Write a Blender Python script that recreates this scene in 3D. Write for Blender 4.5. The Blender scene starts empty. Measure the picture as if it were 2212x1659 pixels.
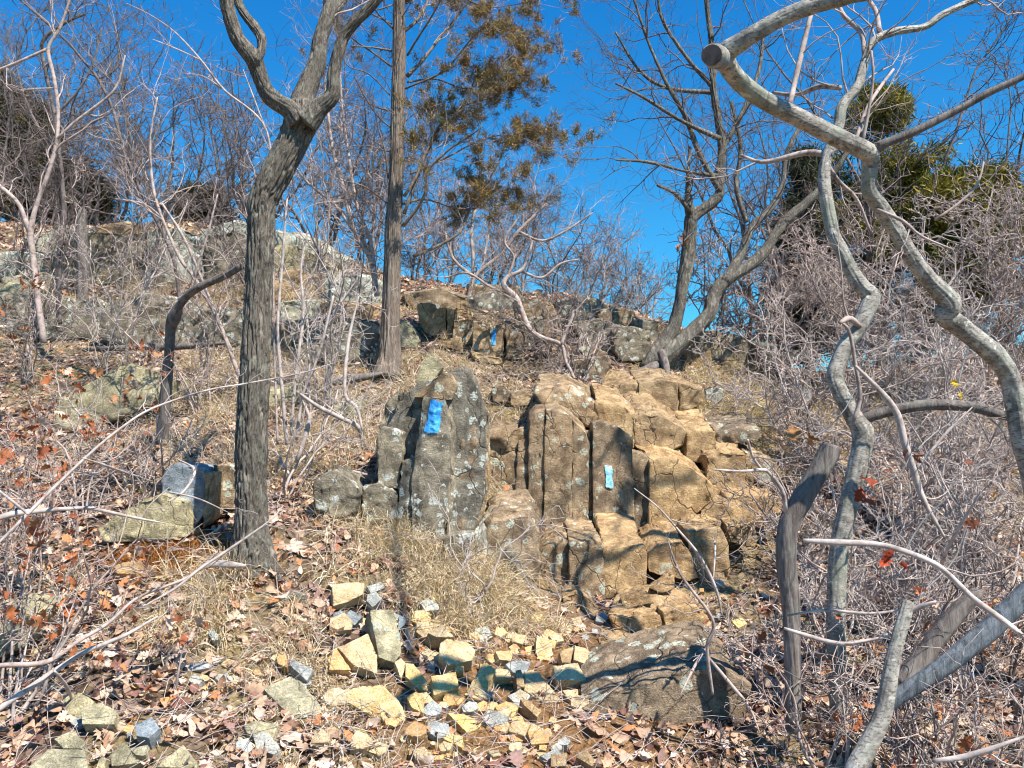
import bpy, bmesh, math, random
import numpy as np
from mathutils import Vector
from mathutils.bvhtree import BVHTree
random.seed(7)
RNG = np.random.default_rng(11)
D2R = math.radians
sc = bpy.context.scene
COL = sc.collection

# ------------------------------------------------------------------ camera
FPX = 1841.0; CX, CY = 1106.0, 829.5; EYE = 1.6; PITCH = D2R(4)
cp, sp = math.cos(PITCH), math.sin(PITCH)
cam = bpy.data.cameras.new('camera'); cam.sensor_width = 36
cam.lens = 36*FPX/2212; cam.clip_end = 3000; cam.clip_start = 0.05
cam_o = bpy.data.objects.new('camera', cam); COL.objects.link(cam_o)
cam_o.location = (0, 0, EYE); cam_o.rotation_euler = (math.pi/2+PITCH, 0, 0)
sc.camera = cam_o

def P(px, py, Y):
    """point seen at photo position px,py standing Y metres in front of the eye"""
    u = (px-CX)/FPX; v = (CY-py)/FPX
    t = Y/(cp - v*sp)
    return np.array([u*t, Y, EYE+(sp+v*cp)*t])
def raydir(px, py):
    u = (px-CX)/FPX; v = (CY-py)/FPX
    return np.array([u, cp-v*sp, sp+v*cp])
# zoomed-crop coordinates -> photo position
CR = {'a': (0, 0, .3418), 'b': (702, 0, .3418), 'c': (1456, 0, .3418), 'd': (0, 540, .3418),
      'e': (702, 540, .3418), 'f': (1456, 540, .3418), 'g': (0, 1092, .3418), 'h': (702, 1092, .3418),
      'i': (1456, 1092, .5958), 'j': (648, 729, .567), 'k': (1026, 810, .624), 'o': (0, 0, 1)}
def K(c, pts):
    ox, oy, s = CR[c]
    return [(ox+s*p[0], oy+s*p[1])+tuple(p[2:]) for p in pts]

# ------------------------------------------------------------------ noise
def _h(ix, iy, iz, seed):
    n = (ix.astype(np.int64)*374761393 + iy.astype(np.int64)*668265263 + iz.astype(np.int64)*2147483647 + seed*974634777) & 0xffffffff
    n = ((n ^ (n >> 13))*1274126177) & 0xffffffff
    n = ((n ^ (n >> 16))*2246822519) & 0xffffffff
    return ((n ^ (n >> 15)) & 0xffffff)/float(0xffffff)*2-1
def noise(p, seed=0):
    p = np.asarray(p, float); i = np.floor(p); f = p-i; f = f*f*f*(f*(f*6-15)+10)
    ix, iy, iz = i[..., 0], i[..., 1], i[..., 2]; r = 0
    for dx in (0, 1):
        wx = f[..., 0] if dx else 1-f[..., 0]
        for dy in (0, 1):
            wy = f[..., 1] if dy else 1-f[..., 1]
            for dz in (0, 1):
                wz = f[..., 2] if dz else 1-f[..., 2]
                r = r + wx*wy*wz*_h(ix+dx, iy+dy, iz+dz, seed)
    return r
def fbm(p, oct=3, seed=0):
    a = 1; r = 0; p = np.asarray(p, float)
    for k in range(oct):
        r = r + a*noise(p*(2.03**k)+k*17.3, seed+k); a *= .5
    return r

# ------------------------------------------------------------------ terrain
ctl = [(0,1659,2.9),(500,1659,3.0),(1106,1659,3.2),(1650,1659,3.3),(2212,1659,3.3),
 (0,1450,3.5),(550,1450,3.6),(900,1450,3.8),(1250,1450,4.1),(1650,1450,4.1),(2212,1450,4.2),
 (0,1300,4.0),(500,1300,3.9),(900,1300,4.2),(1250,1330,4.75),(1600,1300,4.9),(2212,1300,5.2),
 (0,1180,4.6),(300,1180,4.3),(545,1200,4.2),(730,1180,4.5),(930,1180,4.6),(1250,1170,5.6),(1600,1160,5.7),
 (1250,900,6.15),(1450,900,6.5),(1600,900,6.8),(1700,1100,6.0),(2000,1100,6.2),(2212,1100,6.3),(1700,950,7.0),(2212,950,7.2),
 (1600,800,8.4),(2000,800,9.0),(2212,750,9.5),(1650,783,9.2),
 (0,1000,5.8),(300,1000,5.5),(650,1000,5.4),(800,1000,5.4),(960,960,5.7),
 (0,850,7.2),(300,850,6.8),(700,850,6.4),(1000,850,6.3),(1100,850,6.5),(1300,850,6.8),
 (850,790,6.7),(1150,780,7.2),(1400,780,7.6),
 (0,700,8.6),(400,740,8.2),(700,700,8.2),(1000,700,8.3),(1200,700,8.5),(1400,700,8.8),(1550,740,8.8),
 (0,600,9.8),(400,600,9.8),(700,600,9.8),(900,640,9.3),(1200,645,9.4),(1400,690,9.6),
 (100,500,12),(400,490,12),(650,520,12),(800,590,11.5),(1100,645,10.2)]
CP = [P(*c) for c in ctl]
CP += [np.array(v, float) for v in [(0,0,0),(-3,0,.05),(3,0,0),(0,-3,-.3),(-4,-3,-.2),(4,-3,-.3),(-5,2.5,.8),(5,2.5,.35),
  (4,12,1.7),(8,12,2.2),(5,16,.6),(0,13,3.0),(0,16,2.6),(-6,16,4.4),(-9,12,4.9),(-7,6,2.2),(8,6,1.4),(-12,16,4.6),(10,17,.5),(-7,9.5,3.6)]]
CP = np.array(CP)
def _tps(r2): return np.where(r2 > 1e-12, .5*r2*np.log(np.maximum(r2, 1e-12)), 0)
_n = len(CP); _A = np.zeros((_n+3, _n+3))
_d2 = ((CP[:, None, :2]-CP[None, :, :2])**2).sum(-1)
_A[:_n, :_n] = _tps(_d2)+np.eye(_n)*.02
_A[:_n, _n] = 1; _A[:_n, _n+1:] = CP[:, :2]; _A[_n, :_n] = 1; _A[_n+1:, :_n] = CP[:, :2].T
_w = np.linalg.solve(_A, np.concatenate([CP[:, 2], [0, 0, 0]]))
def G(x, y, fine=False):
    x = np.asarray(x, float); y = np.asarray(y, float)
    sh = np.broadcast(x, y).shape; x = np.broadcast_to(x, sh).ravel(); y = np.broadcast_to(y, sh).ravel()
    xc = np.clip(x, -11, 10); yc = np.clip(y, -3.5, 16.5)
    out = np.empty(x.size)
    for s in range(0, x.size, 20000):
        e = slice(s, s+20000)
        r2 = (xc[e, None]-CP[None, :, 0])**2+(yc[e, None]-CP[None, :, 1])**2
        out[e] = _tps(r2)@_w[:_n]+_w[_n]+_w[_n+1]*xc[e]+_w[_n+2]*yc[e]
    away = np.hypot(x-xc, y-yc); k = np.exp(-away/9)
    out = out*k + (-4+1.6*np.sin(x*.013)+1.2*np.cos(y*.011))*(1-k)
    q = np.stack([x, y, x*0], -1)
    out = out + .05*noise(q*1.1, 3)+.03*noise(q*3.1, 5)
    if fine:
        m = np.exp(-np.maximum(0, y-12)/6)
        out = out + m*(.020*noise(q*9, 6)+.010*noise(q*23, 8))
    return out.reshape(sh)
def G1(x, y): return float(G(np.array([x]), np.array([y]), True)[0])
SUN = np.array([.39, -.43, .81]); SUN /= np.linalg.norm(SUN)
_Ys = np.arange(1.6, 15, .02)
_hc = {}
def hit(px, py):
    k = (round(px), round(py))
    if k not in _hc:
        d = raydir(px, py); t = _Ys/d[1]
        z = EYE+d[2]*t; g = G(d[0]*t, _Ys, True); i = np.argmax(z < g)
        if not (z < g).any(): i = len(_Ys)//2
        _hc[k] = np.array([d[0]*t[i], _Ys[i], g[i]])
    return _hc[k].copy()
def gnorm(x, y):
    e = .12; g = G(np.array([x+e, x-e, x, x]), np.array([y, y, y+e, y-e]))
    n = np.array([-(g[0]-g[1])/(2*e), -(g[2]-g[3])/(2*e), 1]); return n/np.linalg.norm(n)

# ------------------------------------------------------------------ mesh helpers
def mesh_np(name, v, f, mat, parent=None, origin=None, col=None, smooth=True, mats=None, midx=None):
    v = np.asarray(v, np.float32).reshape(-1, 3)
    if not isinstance(f, list): f = [f]
    f = [np.asarray(a, np.int32) for a in f if len(a)]
    if origin is None: origin = (0, 0, 0) if parent is None else parent.get('_o', (0, 0, 0))
    og = np.array([float(q) for q in origin], np.float32)
    me = bpy.data.meshes.new(name)
    me.vertices.add(len(v)); me.vertices.foreach_set('co', (v-og).ravel())
    tot = np.concatenate([np.full(len(a), a.shape[1], np.int32) for a in f]); li = np.concatenate([a.ravel() for a in f])
    st = np.concatenate([[0], np.cumsum(tot)[:-1]]).astype(np.int32)
    me.loops.add(len(li)); me.loops.foreach_set('vertex_index', li)
    me.polygons.add(len(tot)); me.polygons.foreach_set('loop_start', st); me.polygons.foreach_set('loop_total', tot)
    if smooth: me.polygons.foreach_set('use_smooth', np.ones(len(tot), bool))
    if col is not None:
        a = me.color_attributes.new('Tint', 'FLOAT_COLOR', 'POINT')
        c = np.ones((len(v), 4), np.float32); c[:, :3] = col; a.data.foreach_set('color', c.ravel())
    me.update(calc_edges=True); me.validate()
    me.materials.append(mat)
    o = bpy.data.objects.new(name, me); COL.objects.link(o)
    if parent is not None: o.parent = parent
    else: o.location = [float(q) for q in origin]
    return o
def tag(o, label=None, cat=None, group=None, kind=None):
    if label: o['label'] = label
    if cat: o['category'] = cat
    if group: o['group'] = group
    if kind: o['kind'] = kind
    return o
def thing(name, label, cat, loc, group=None):
    o = bpy.data.objects.new(name, None); COL.objects.link(o); o.location = [float(q) for q in loc]
    o.empty_display_size = .1; o['_o'] = [float(q) for q in loc]
    return tag(o, label, cat, group)

def tubes(pts, rad, S=4, cap=False):
    """pts (N,K,3), rad (N,K) -> verts, quads"""
    N, Kk, _ = pts.shape
    t = np.gradient(pts, axis=1); t /= np.linalg.norm(t, axis=2, keepdims=True)+1e-9
    ref = RNG.normal(size=(N, 1, 3)); m = t.mean(1, keepdims=True); m /= np.linalg.norm(m, axis=2, keepdims=True)+1e-9
    ref -= (ref*m).sum(2, keepdims=True)*m; ref /= np.linalg.norm(ref, axis=2, keepdims=True)+1e-9
    a = np.cross(t, ref); a /= np.linalg.norm(a, axis=2, keepdims=True)+1e-9
    b = np.cross(t, a)
    th = np.arange(S)/S*2*np.pi
    v = pts[:, :, None, :]+rad[:, :, None, None]*(np.cos(th)[None, None, :, None]*a[:, :, None, :]+np.sin(th)[None, None, :, None]*b[:, :, None, :])
    idx = np.arange(N*Kk*S).reshape(N, Kk, S)
    q = np.stack([idx[:, :-1, :], np.roll(idx[:, :-1, :], -1, 2), np.roll(idx[:, 1:, :], -1, 2), idx[:, 1:, :]], -1).reshape(-1, 4)
    return v.reshape(-1, 3), q
class Bag:
    def __init__(s): s.v = []; s.f = {}; s.c = []; s.n = 0
    def add(s, v, f, c=None):
        v = np.asarray(v).reshape(-1, 3)
        s.f.setdefault(f.shape[1], []).append(f+s.n); s.v.append(v); s.n += len(v)
        if c is not None: s.c.append(np.broadcast_to(c, (len(v), 3)) if np.ndim(c) == 1 else c)
    def build(s, name, mat, parent=None, **k):
        if not s.n: return None
        return mesh_np(name, np.concatenate(s.v), [np.concatenate(a) for a in s.f.values()], mat, parent,
                       col=np.concatenate(s.c) if s.c else None, **k)
def catmull(p, n):
    p = np.asarray(p, float); q = np.vstack([2*p[0]-p[1], p, 2*p[-1]-p[-2]]); out = []
    seg = len(p)-1; d = np.linalg.norm(np.diff(p[:, :3], axis=0), axis=1); s = np.concatenate([[0], np.cumsum(d)])
    u = np.linspace(0, s[-1], n)
    for x in u:
        i = min(int(np.searchsorted(s, x, 'right'))-1, seg-1); t = (x-s[i])/max(d[i], 1e-9)
        a, b, c, e = q[i], q[i+1], q[i+2], q[i+3]
        out.append(.5*((2*b)+(-a+c)*t+(2*a-5*b+4*c-e)*t*t+(-a+3*b-3*c+e)*t**3))
    return np.array(out)

def lead(c, pts, Y, Y2=None):
    """photo trace (x,y,halfwidth) at distance Y -> world polyline with radius (n,4)"""
    pts = K(c, pts); out = []; n = len(pts)
    for i, p in enumerate(pts):
        y = Y if Y2 is None else Y+(Y2-Y)*i/(n-1)
        if len(p) > 3: y += p[3]
        w = P(p[0], p[1], y); out.append([*w, p[2]*CRS(c)*y/FPX])
    return np.array(out)
def CRS(c): return 1.0 if c == 'o' else CR[c][2]

def trunk_mesh(name, pl, mat, parent, S=28, step=.02, bark=0.0, bf=(6, 3), knob=.05, seed=0, buttress=0, capend=False):
    L = np.linalg.norm(np.diff(pl[:, :3], axis=0), axis=1).sum(); n = max(8, min(260, int(L/step)))
    c = catmull(pl, n); p = c[:, :3]; r = np.maximum(c[:, 3], .0015)
    s = np.linspace(0, L, n)
    t = np.gradient(p, axis=0); t /= np.linalg.norm(t, axis=1, keepdims=True)
    a = np.cross(t[0], [0.3, 1, .1]); a /= np.linalg.norm(a); A = []
    for i in range(n):
        a = a-t[i]*(a@t[i]); a /= np.linalg.norm(a); A.append(a)
    A = np.array(A); B = np.cross(t, A); th = np.arange(S)/S*2*np.pi
    C, Sn = np.cos(th), np.sin(th)
    q = np.stack([np.broadcast_to(C*bf[0]*.16, (n, S)), np.broadcast_to(Sn*bf[0]*.16, (n, S)), np.broadcast_to((s*bf[1])[:, None], (n, S))], -1)
    rr = r[:, None]*(1+knob*fbm(q*1.0, 2, seed)*1.3)
    if bark > 0:
        q2 = q*np.array([5.5, 5.5, 2.4]); b = np.abs(fbm(q2+.35*noise(q*7, 2)[..., None], 2, seed+5))
        rr = rr + bark*(np.clip(b*2.2, 0, 1)-.5)
        rr = rr + bark*.35*noise(q2*3.1, seed+9)
    if buttress:
        k = np.exp(-s/.16)[:, None]; rr = rr*(1+k*(.25+buttress*np.abs(np.sin(th*2.5+seed))[None, :]))
    v = p[:, None, :]+rr[..., None]*(C[None, :, None]*A[:, None, :]+Sn[None, :, None]*B[:, None, :])
    idx = np.arange(n*S).reshape(n, S)
    f = np.stack([idx[:-1], np.roll(idx[:-1], -1, 1), np.roll(idx[1:], -1, 1), idx[1:]], -1).reshape(-1, 4)
    vv = v.reshape(-1, 3); fs = [f]
    vv = np.vstack([vv, p[0]-t[0]*r[0]*.2, p[-1]+t[-1]*r[-1]*(.1 if capend else .8)]); e = n*S
    fs.append(np.array([[idx[0, (j+1) % S], idx[0, j], e] for j in range(S)]+[[idx[-1, j], idx[-1, (j+1) % S], e+1] for j in range(S)]))
    return mesh_np(name, vv, fs, mat, parent)

def unit(a): return a/(np.linalg.norm(a, axis=-1, keepdims=True)+1e-9)
def grow(start, d, L, r0, r1, Kp=6, wander=.35, up=.1, droop=0):
    N = len(start); pts = np.zeros((N, Kp, 3)); pts[:, 0] = start; dd = unit(d)
    for k in range(1, Kp):
        dd = unit(dd+RNG.normal(size=(N, 3))*wander+np.array([0, 0, up-droop*k/Kp]))
        pts[:, k] = pts[:, k-1]+dd*(L/(Kp-1))[:, None]
    tt = np.linspace(0, 1, Kp)[None, :]
    return pts, (r0[:, None]*(1-tt)+r1[:, None]*tt)
def children(pts, rad, m, ang=(.5, 1.1), t0=.15, t1=1.0):
    N, Kp, _ = pts.shape; pi = np.repeat(np.arange(N), m); t = RNG.uniform(t0, t1, N*m)*(Kp-1)
    i = np.minimum(t.astype(int), Kp-2); f = (t-i)[:, None]
    st = pts[pi, i]*(1-f)+pts[pi, i+1]*f; tg = unit(pts[pi, i+1]-pts[pi, i])
    pr = unit(np.cross(tg, unit(RNG.normal(size=(N*m, 3))))); a = RNG.uniform(*ang, N*m)[:, None]
    rr = rad[pi, i]*(1-f[:, 0])+rad[pi, i+1]*f[:, 0]
    return st, tg*np.cos(a)+pr*np.sin(a), rr, pi
def sprout(bag, pl_list, n1, L1, n2=4, L2=.5, n3=3, L3=.45, rmin=.0012, rmax=.012, wander=.3, up=.12, t0=.25, S=(5, 4, 3), ang=(.5, 1.2), droop=0, tips=None, ratio=.5, K1=8, col=None):
    """twigs spreading off traced stems; n1 first-order twigs per metre"""
    for pl in pl_list:
        L = np.linalg.norm(np.diff(pl[:, :3], axis=0), axis=1).sum(); m = max(1, int(n1*L))
        c = catmull(pl, 24)
        st, d, rr, _ = children(c[None, :, :3], c[None, :, 3], m, ang, t0, 1.0)
        r0 = np.clip(rr*ratio, rmin*1.4, rmax); LL = L1*RNG.uniform(.45, 1.2, m)
        p1, q1 = grow(st, d, LL, r0, np.full(m, rmin*.9), K1, wander, up, droop)
        v, f = tubes(p1, q1, S[0]); bag.add(v, f, col)
        if n2:
            st, d, rr, pi = children(p1, q1, n2, (.5, 1.1), .15, 1)
            LL2 = LL[pi]*L2*RNG.uniform(.4, 1.1, len(st)); r0 = np.clip(rr*.65, rmin, rmax)
            p2, q2 = grow(st, d, LL2, r0, np.full(len(st), rmin*.7), 6, wander*1.1, up, droop)
            v, f = tubes(p2, q2, S[1]); bag.add(v, f, col)
            if tips is not None: tips.append(p2)
            if n3:
                st, d, rr, pi = children(p2, q2, n3, (.5, 1.1), .2, 1)
                LL3 = LL2[pi]*L3*RNG.uniform(.5, 1.3, len(st)); r0 = np.clip(rr*.7, rmin*.8, rmax)
                p3, q3 = grow(st, d, LL3, r0, np.full(len(st), rmin*.6), 4, wander*1.2, up, droop)
                v, f = tubes(p3, q3, S[2]); bag.add(v, f, col)
                if tips is not None: tips.append(p3)

# ------------------------------------------------------------------ materials
def newmat(name):
    m = bpy.data.materials.new(name); m.use_nodes = True; nt = m.node_tree; nt.nodes.clear()
    o = nt.nodes.new('ShaderNodeOutputMaterial'); b = nt.nodes.new('ShaderNodeBsdfPrincipled')
    nt.links.new(b.outputs[0], o.inputs[0]); b.inputs['Roughness'].default_value = .85
    b.inputs['Specular IOR Level'].default_value = .25
    return m, nt, b
class N:
    def __init__(s, nt): s.nt = nt
    def n(s, t, **k):
        x = s.nt.nodes.new(t)
        for a, b in k.items(): setattr(x, a, b)
        return x
    def l(s, a, b): s.nt.links.new(a, b)
    def tc(s, scale=(1, 1, 1), out='Object'):
        t = s.n('ShaderNodeTexCoord'); m = s.n('ShaderNodeMapping'); m.inputs['Scale'].default_value = scale
        s.l(t.outputs[out], m.inputs[0]); return m.outputs[0]
    def pos(s, scale=(1, 1, 1)):
        t = s.n('ShaderNodeNewGeometry'); m = s.n('ShaderNodeMapping'); m.inputs['Scale'].default_value = scale
        s.l(t.outputs['Position'], m.inputs[0]); return m.outputs[0]
    def noise(s, vec, sc=5, det=5, rough=.6, dist=0):
        x = s.n('ShaderNodeTexNoise'); x.inputs['Scale'].default_value = sc; x.inputs['Detail'].default_value = det
        x.inputs['Roughness'].default_value = rough; x.inputs['Distortion'].default_value = dist
        s.l(vec, x.inputs['Vector']); return x
    def ramp(s, fac, stops, interp='LINEAR'):
        x = s.n('ShaderNodeValToRGB'); x.color_ramp.interpolation = interp; e = x.color_ramp.elements
        while len(e) < len(stops): e.new(.5)
        for i, (p, c) in enumerate(stops):
            e[i].position = p; e[i].color = (*c, 1) if len(c) == 3 else c
        s.l(fac, x.inputs[0]); return x.outputs[0]
    def mix(s, fac, a, b, mode='MIX'):
        x = s.n('ShaderNodeMix', data_type='RGBA', blend_type=mode)
        for i, v in ((0, fac), (6, a), (7, b)):
            if hasattr(v, 'links'): s.l(v, x.inputs[i])
            elif isinstance(v, (int, float)): x.inputs[i].default_value = v
            else: x.inputs[i].default_value = (*v, 1)
        return x.outputs[2]
    def math(s, op, a, b=0.0):
        x = s.n('ShaderNodeMath', operation=op)
        for i, v in ((0, a), (1, b)):
            if hasattr(v, 'links'): s.l(v, x.inputs[i])
            else: x.inputs[i].default_value = v
        return x.outputs[0]
    def bump(s, h, bsdf, strength=.5, dist=.02):
        x = s.n('ShaderNodeBump'); x.inputs['Strength'].default_value = strength; x.inputs['Distance'].default_value = dist
        s.l(h, x.inputs['Height']); s.l(x.outputs[0], bsdf.inputs['Normal']); return x
G0 = (0, 0, 0); W1 = (1, 1, 1)
def rockmat(name, ca, cb, cd, lichen=.3, lcol=(.42, .46, .38), lsc=16, stain=.4, rust=0.0, crack=1.0):
    m, nt, b = newmat(name); n = N(nt); v = n.pos()
    big = n.noise(v, 2.3, 6, .65, .4); c = n.ramp(big.outputs[0], [(.32, ca), (.68, cb)])
    mid = n.noise(v, 11, 6, .7, .3); c = n.mix(n.ramp(mid.outputs[0], [(.40, W1), (.62, G0)]), c, cd)
    if rust:
        r = n.noise(v, 4.2, 4, .6); c = n.mix(n.math('MULTIPLY', n.ramp(r.outputs[0], [(.5, G0), (.7, W1)]), rust), c, (.42, .20, .06))
    gr = n.noise(v, 160, 2, .6); c = n.mix(.75, c, n.ramp(gr.outputs[0], [(.25, (.5, .5, .5)), (.75, (1.5, 1.5, 1.5))]), 'MULTIPLY')
    oi = n.n('ShaderNodeObjectInfo'); c = n.mix(1.0, c, n.ramp(oi.outputs['Random'], [(0, (.82, .84, .88)), (1, (1.18, 1.12, 1.0))]), 'MULTIPLY')
    # dark weather streaks (tall noise)
    sv = n.pos((7, 7, 1.1)); st = n.noise(sv, 1.6, 5, .65)
    c = n.mix(n.math('MULTIPLY', n.ramp(st.outputs[0], [(.53, G0), (.66, W1)]), stain), c, (.035, .03, .022))
    if lichen:
        w = n.noise(v, 22, 3, .7); vv = n.n('ShaderNodeVectorMath', operation='MULTIPLY_ADD'); n.l(w.outputs['Color'], vv.inputs[0]); vv.inputs[1].default_value = (.06,)*3; n.l(v, vv.inputs[2])
        vo = n.n('ShaderNodeTexVoronoi'); vo.inputs['Scale'].default_value = lsc; vo.inputs['Randomness'].default_value = 1; n.l(vv.outputs[0], vo.inputs['Vector'])
        wh = n.n('ShaderNodeTexWhiteNoise'); n.l(vo.outputs['Color'], wh.inputs[0])
        thr = n.math('MULTIPLY', wh.outputs[0], .55); cl = n.noise(v, 3.1, 3, .6)
        thr = n.math('MULTIPLY', thr, n.ramp(cl.outputs[0], [(.62-lichen*.4, G0), (.70-lichen*.3, W1)]))
        mk = n.math('LESS_THAN', vo.outputs['Distance'], thr); sp2 = n.noise(v, 90, 2, .5)
        mk = n.math('MULTIPLY', mk, n.ramp(sp2.outputs[0], [(.36, G0), (.5, W1)]))
        c = n.mix(n.math('MULTIPLY', mk, .85), c, lcol)
    wv = n.n('ShaderNodeVectorMath', operation='MULTIPLY_ADD'); n.l(n.noise(v, 5, 3, .6).outputs['Color'], wv.inputs[0]); wv.inputs[1].default_value = (.12, .12, .12); n.l(n.pos((1, 1, .55)), wv.inputs[2])
    ck = n.n('ShaderNodeTexVoronoi', feature='DISTANCE_TO_EDGE'); ck.inputs['Scale'].default_value = 5.5; n.l(wv.outputs[0], ck.inputs['Vector'])
    crk = n.ramp(ck.outputs['Distance'], [(.004, W1), (.022, G0)]); crm = n.math('MULTIPLY', crk, n.ramp(n.noise(v, 1.9, 3, .6).outputs[0], [(.44, G0), (.56, W1)]))
    crm = n.math('MULTIPLY', crm, crack); c = n.mix(n.math('MULTIPLY', crm, .7), c, (.05, .035, .025)); n.l(c, b.inputs['Base Color'])
    h = n.math('ADD', n.math('MULTIPLY', mid.outputs[0], .9), n.math('MULTIPLY', gr.outputs[0], .22))
    cr = n.noise(n.pos((2.2, 2.2, 5)), 9, 4, .7, 1.2); h = n.math('ADD', h, n.math('MULTIPLY', n.ramp(cr.outputs[0], [(.42, G0), (.5, W1), (.58, G0)]), .35))
    h = n.math('SUBTRACT', h, n.math('MULTIPLY', crm, 1.2)); n.bump(h, b, .6, .022); b.inputs['Roughness'].default_value = .8
    return m
M = {}
M['tan'] = rockmat('tan_rock', (.42, .295, .16), (.58, .425, .24), (.25, .165, .09), .10, stain=.12, rust=.2)
M['sand'] = rockmat('loose_tan_stone', (.56, .44, .26), (.70, .58, .37), (.42, .31, .18), .05, stain=.05, rust=.2, crack=0)
M['wall'] = rockmat('weathered_wall_rock', (.32, .235, .15), (.48, .365, .24), (.16, .115, .075), .55, (.50, .54, .44), 15, .34, .15)
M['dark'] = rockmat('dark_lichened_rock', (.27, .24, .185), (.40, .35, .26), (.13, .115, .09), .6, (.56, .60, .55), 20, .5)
M['olive'] = rockmat('olive_rock', (.43, .385, .25), (.56, .50, .33), (.22, .20, .13), .12, stain=.15, crack=.5)
M['grey'] = rockmat('grey_rock', (.40, .41, .38), (.55, .55, .50), (.25, .26, .25), .08, stain=.08, crack=0)
M['blue'] = rockmat('blue_grey_rock', (.26, .30, .33), (.40, .44, .46), (.18, .21, .23), .10, stain=.08, crack=0)
M['gold'] = rockmat('golden_rock', (.68, .50, .23), (.78, .62, .34), (.55, .38, .15), .0, stain=.02, rust=.15, crack=0)
M['orange'] = rockmat('orange_rock', (.60, .37, .17), (.68, .47, .25), (.45, .27, .12), .0, stain=.04, rust=.3, crack=0)
M['pale'] = rockmat('pale_lichened_rock', (.42, .42, .35), (.56, .56, .46), (.28, .27, .21), .9, (.66, .70, .62), 11, .15)

def barkmat(name, ca, cb, cr, sc=(30, 30, 5), bump=.6, lichen=.2, lcol=(.33, .36, .28), fis=False):
    m, nt, b = newmat(name); n = N(nt); v = n.pos(sc)
    f = n.noise(v, 1, 6, .7, .5); c = n.ramp(f.outputs[0], [(.30, cr), (.42, ca), (.475, ca), (.505, cr), (.535, ca), (.70, cb)]) if fis else n.ramp(f.outputs[0], [(.33, cr), (.48, ca), (.72, cb)])
    w = n.noise(n.pos(), 14, 4, .65); c = n.mix(n.math('MULTIPLY', n.ramp(w.outputs[0], [(.52, G0), (.66, W1)]), lichen), c, lcol)
    w2 = n.noise(n.pos(), 2.5, 3, .6); c = n.mix(.8, c, n.ramp(w2.outputs[0], [(.3, (.7, .7, .7)), (.7, (1.25, 1.22, 1.2))]), 'MULTIPLY')
    n.l(c, b.inputs['Base Color']); n.bump(f.outputs[0], b, bump, .012); return m
M['oak'] = barkmat('oak_bark', (.13, .115, .095), (.30, .265, .22), (.025, .022, .02), (38, 38, 10), 1.0, .25, fis=True)
M['cedar'] = barkmat('cedar_bark', (.19, .15, .12), (.34, .28, .23), (.05, .038, .03), (50, 50, 4), .9, .15, fis=True)
M['snag'] = barkmat('weathered_dead_wood', (.14, .12, .11), (.27, .24, .215), (.07, .055, .05), (45, 45, 6), .7, .25)
M['twig'] = barkmat('bare_twig_bark', (.34, .27, .24), (.54, .45, .41), (.13, .09, .08), (20, 20, 20), .2, .1)
M['twigd'] = barkmat('dark_twig_bark', (.125, .10, .095), (.22, .18, .17), (.06, .048, .045), (20, 20, 20), .2, .1)
M['twigp'] = barkmat('pale_twig_bark', (.40, .34, .31), (.60, .53, .49), (.22, .18, .16), (20, 20, 20), .2, .0)
M['deadlog'] = barkmat('blue_grey_log', (.13, .15, .17), (.25, .27, .29), (.04, .045, .05), (50, 50, 8), .7, .1)
def beechmat():
    m, nt, b = newmat('smooth_grey_bark'); n = N(nt)
    w = n.noise(n.pos(), 16, 6, .7, .6); c = n.ramp(w.outputs[0], [(.34, (.09, .08, .07)), (.47, (.24, .22, .19)), (.68, (.46, .43, .37))])
    sp3 = n.noise(n.pos((70, 70, 190)), 1, 2, .5); c = n.mix(n.math('MULTIPLY', n.ramp(sp3.outputs[0], [(.55, G0), (.62, W1)]), .75), c, (.09, .075, .06))
    g = n.noise(n.pos(), 6, 4, .65); c = n.mix(n.math('MULTIPLY', n.ramp(g.outputs[0], [(.52, G0), (.62, W1)]), .6), c, (.20, .225, .17))
    lc = n.noise(n.pos(), 30, 4, .6); c = n.mix(n.math('MULTIPLY', n.ramp(lc.outputs[0], [(.60, G0), (.66, W1)]), .6), c, (.56, .57, .50))
    n.l(c, b.inputs['Base Color']); n.bump(n.noise(n.pos((1, 1, 1)), 70, 4, .6).outputs[0], b, .35, .006); b.inputs['Roughness'].default_value = .6; return m
M['beech'] = beechmat()
def tintmat(name, rough=.75, trans=.15):
    m, nt, b = newmat(name); n = N(nt); a = n.n('ShaderNodeAttribute'); a.attribute_name = 'Tint'
    w = n.noise(n.pos(), 60, 3, .6); c = n.mix(1.0, a.outputs['Color'], n.ramp(w.outputs[0], [(.3, (.72, .7, .68)), (.7, (1.22, 1.2, 1.18))]), 'MULTIPLY')
    n.l(c, b.inputs['Base Color']); b.inputs['Roughness'].default_value = rough
    if trans:
        o = [x for x in nt.nodes if x.type == 'OUTPUT_MATERIAL'][0]; t = n.n('ShaderNodeBsdfTranslucent'); n.l(c, t.inputs[0])
        mx = n.n('ShaderNodeMixShader'); mx.inputs[0].default_value = trans; n.l(b.outputs[0], mx.inputs[1]); n.l(t.outputs[0], mx.inputs[2]); n.l(mx.outputs[0], o.inputs[0])
    return m
M['leaf'] = tintmat('dead_leaf', .7, .2); M['grass'] = tintmat('dry_grass', .7, .2); M['needle'] = tintmat('cedar_foliage', .7, .15)
M['moss'] = tintmat('rusty_moss', .9, .1)
def paintmat(name, ca, cb, cc):
    m, nt, b = newmat(name); n = N(nt); w = n.noise(n.pos(), 45, 5, .7); c = n.ramp(w.outputs[0], [(.36, cc), (.42, ca), (.6, cb)])
    n.l(c, b.inputs['Base Color']); b.inputs['Roughness'].default_value = .6; n.bump(n.noise(n.pos(), 60, 4, .7).outputs[0], b, .5, .006); return m
M['paint'] = paintmat('blue_trail_paint', (.02, .25, .68), (.10, .45, .85), (.05, .14, .28))
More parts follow.
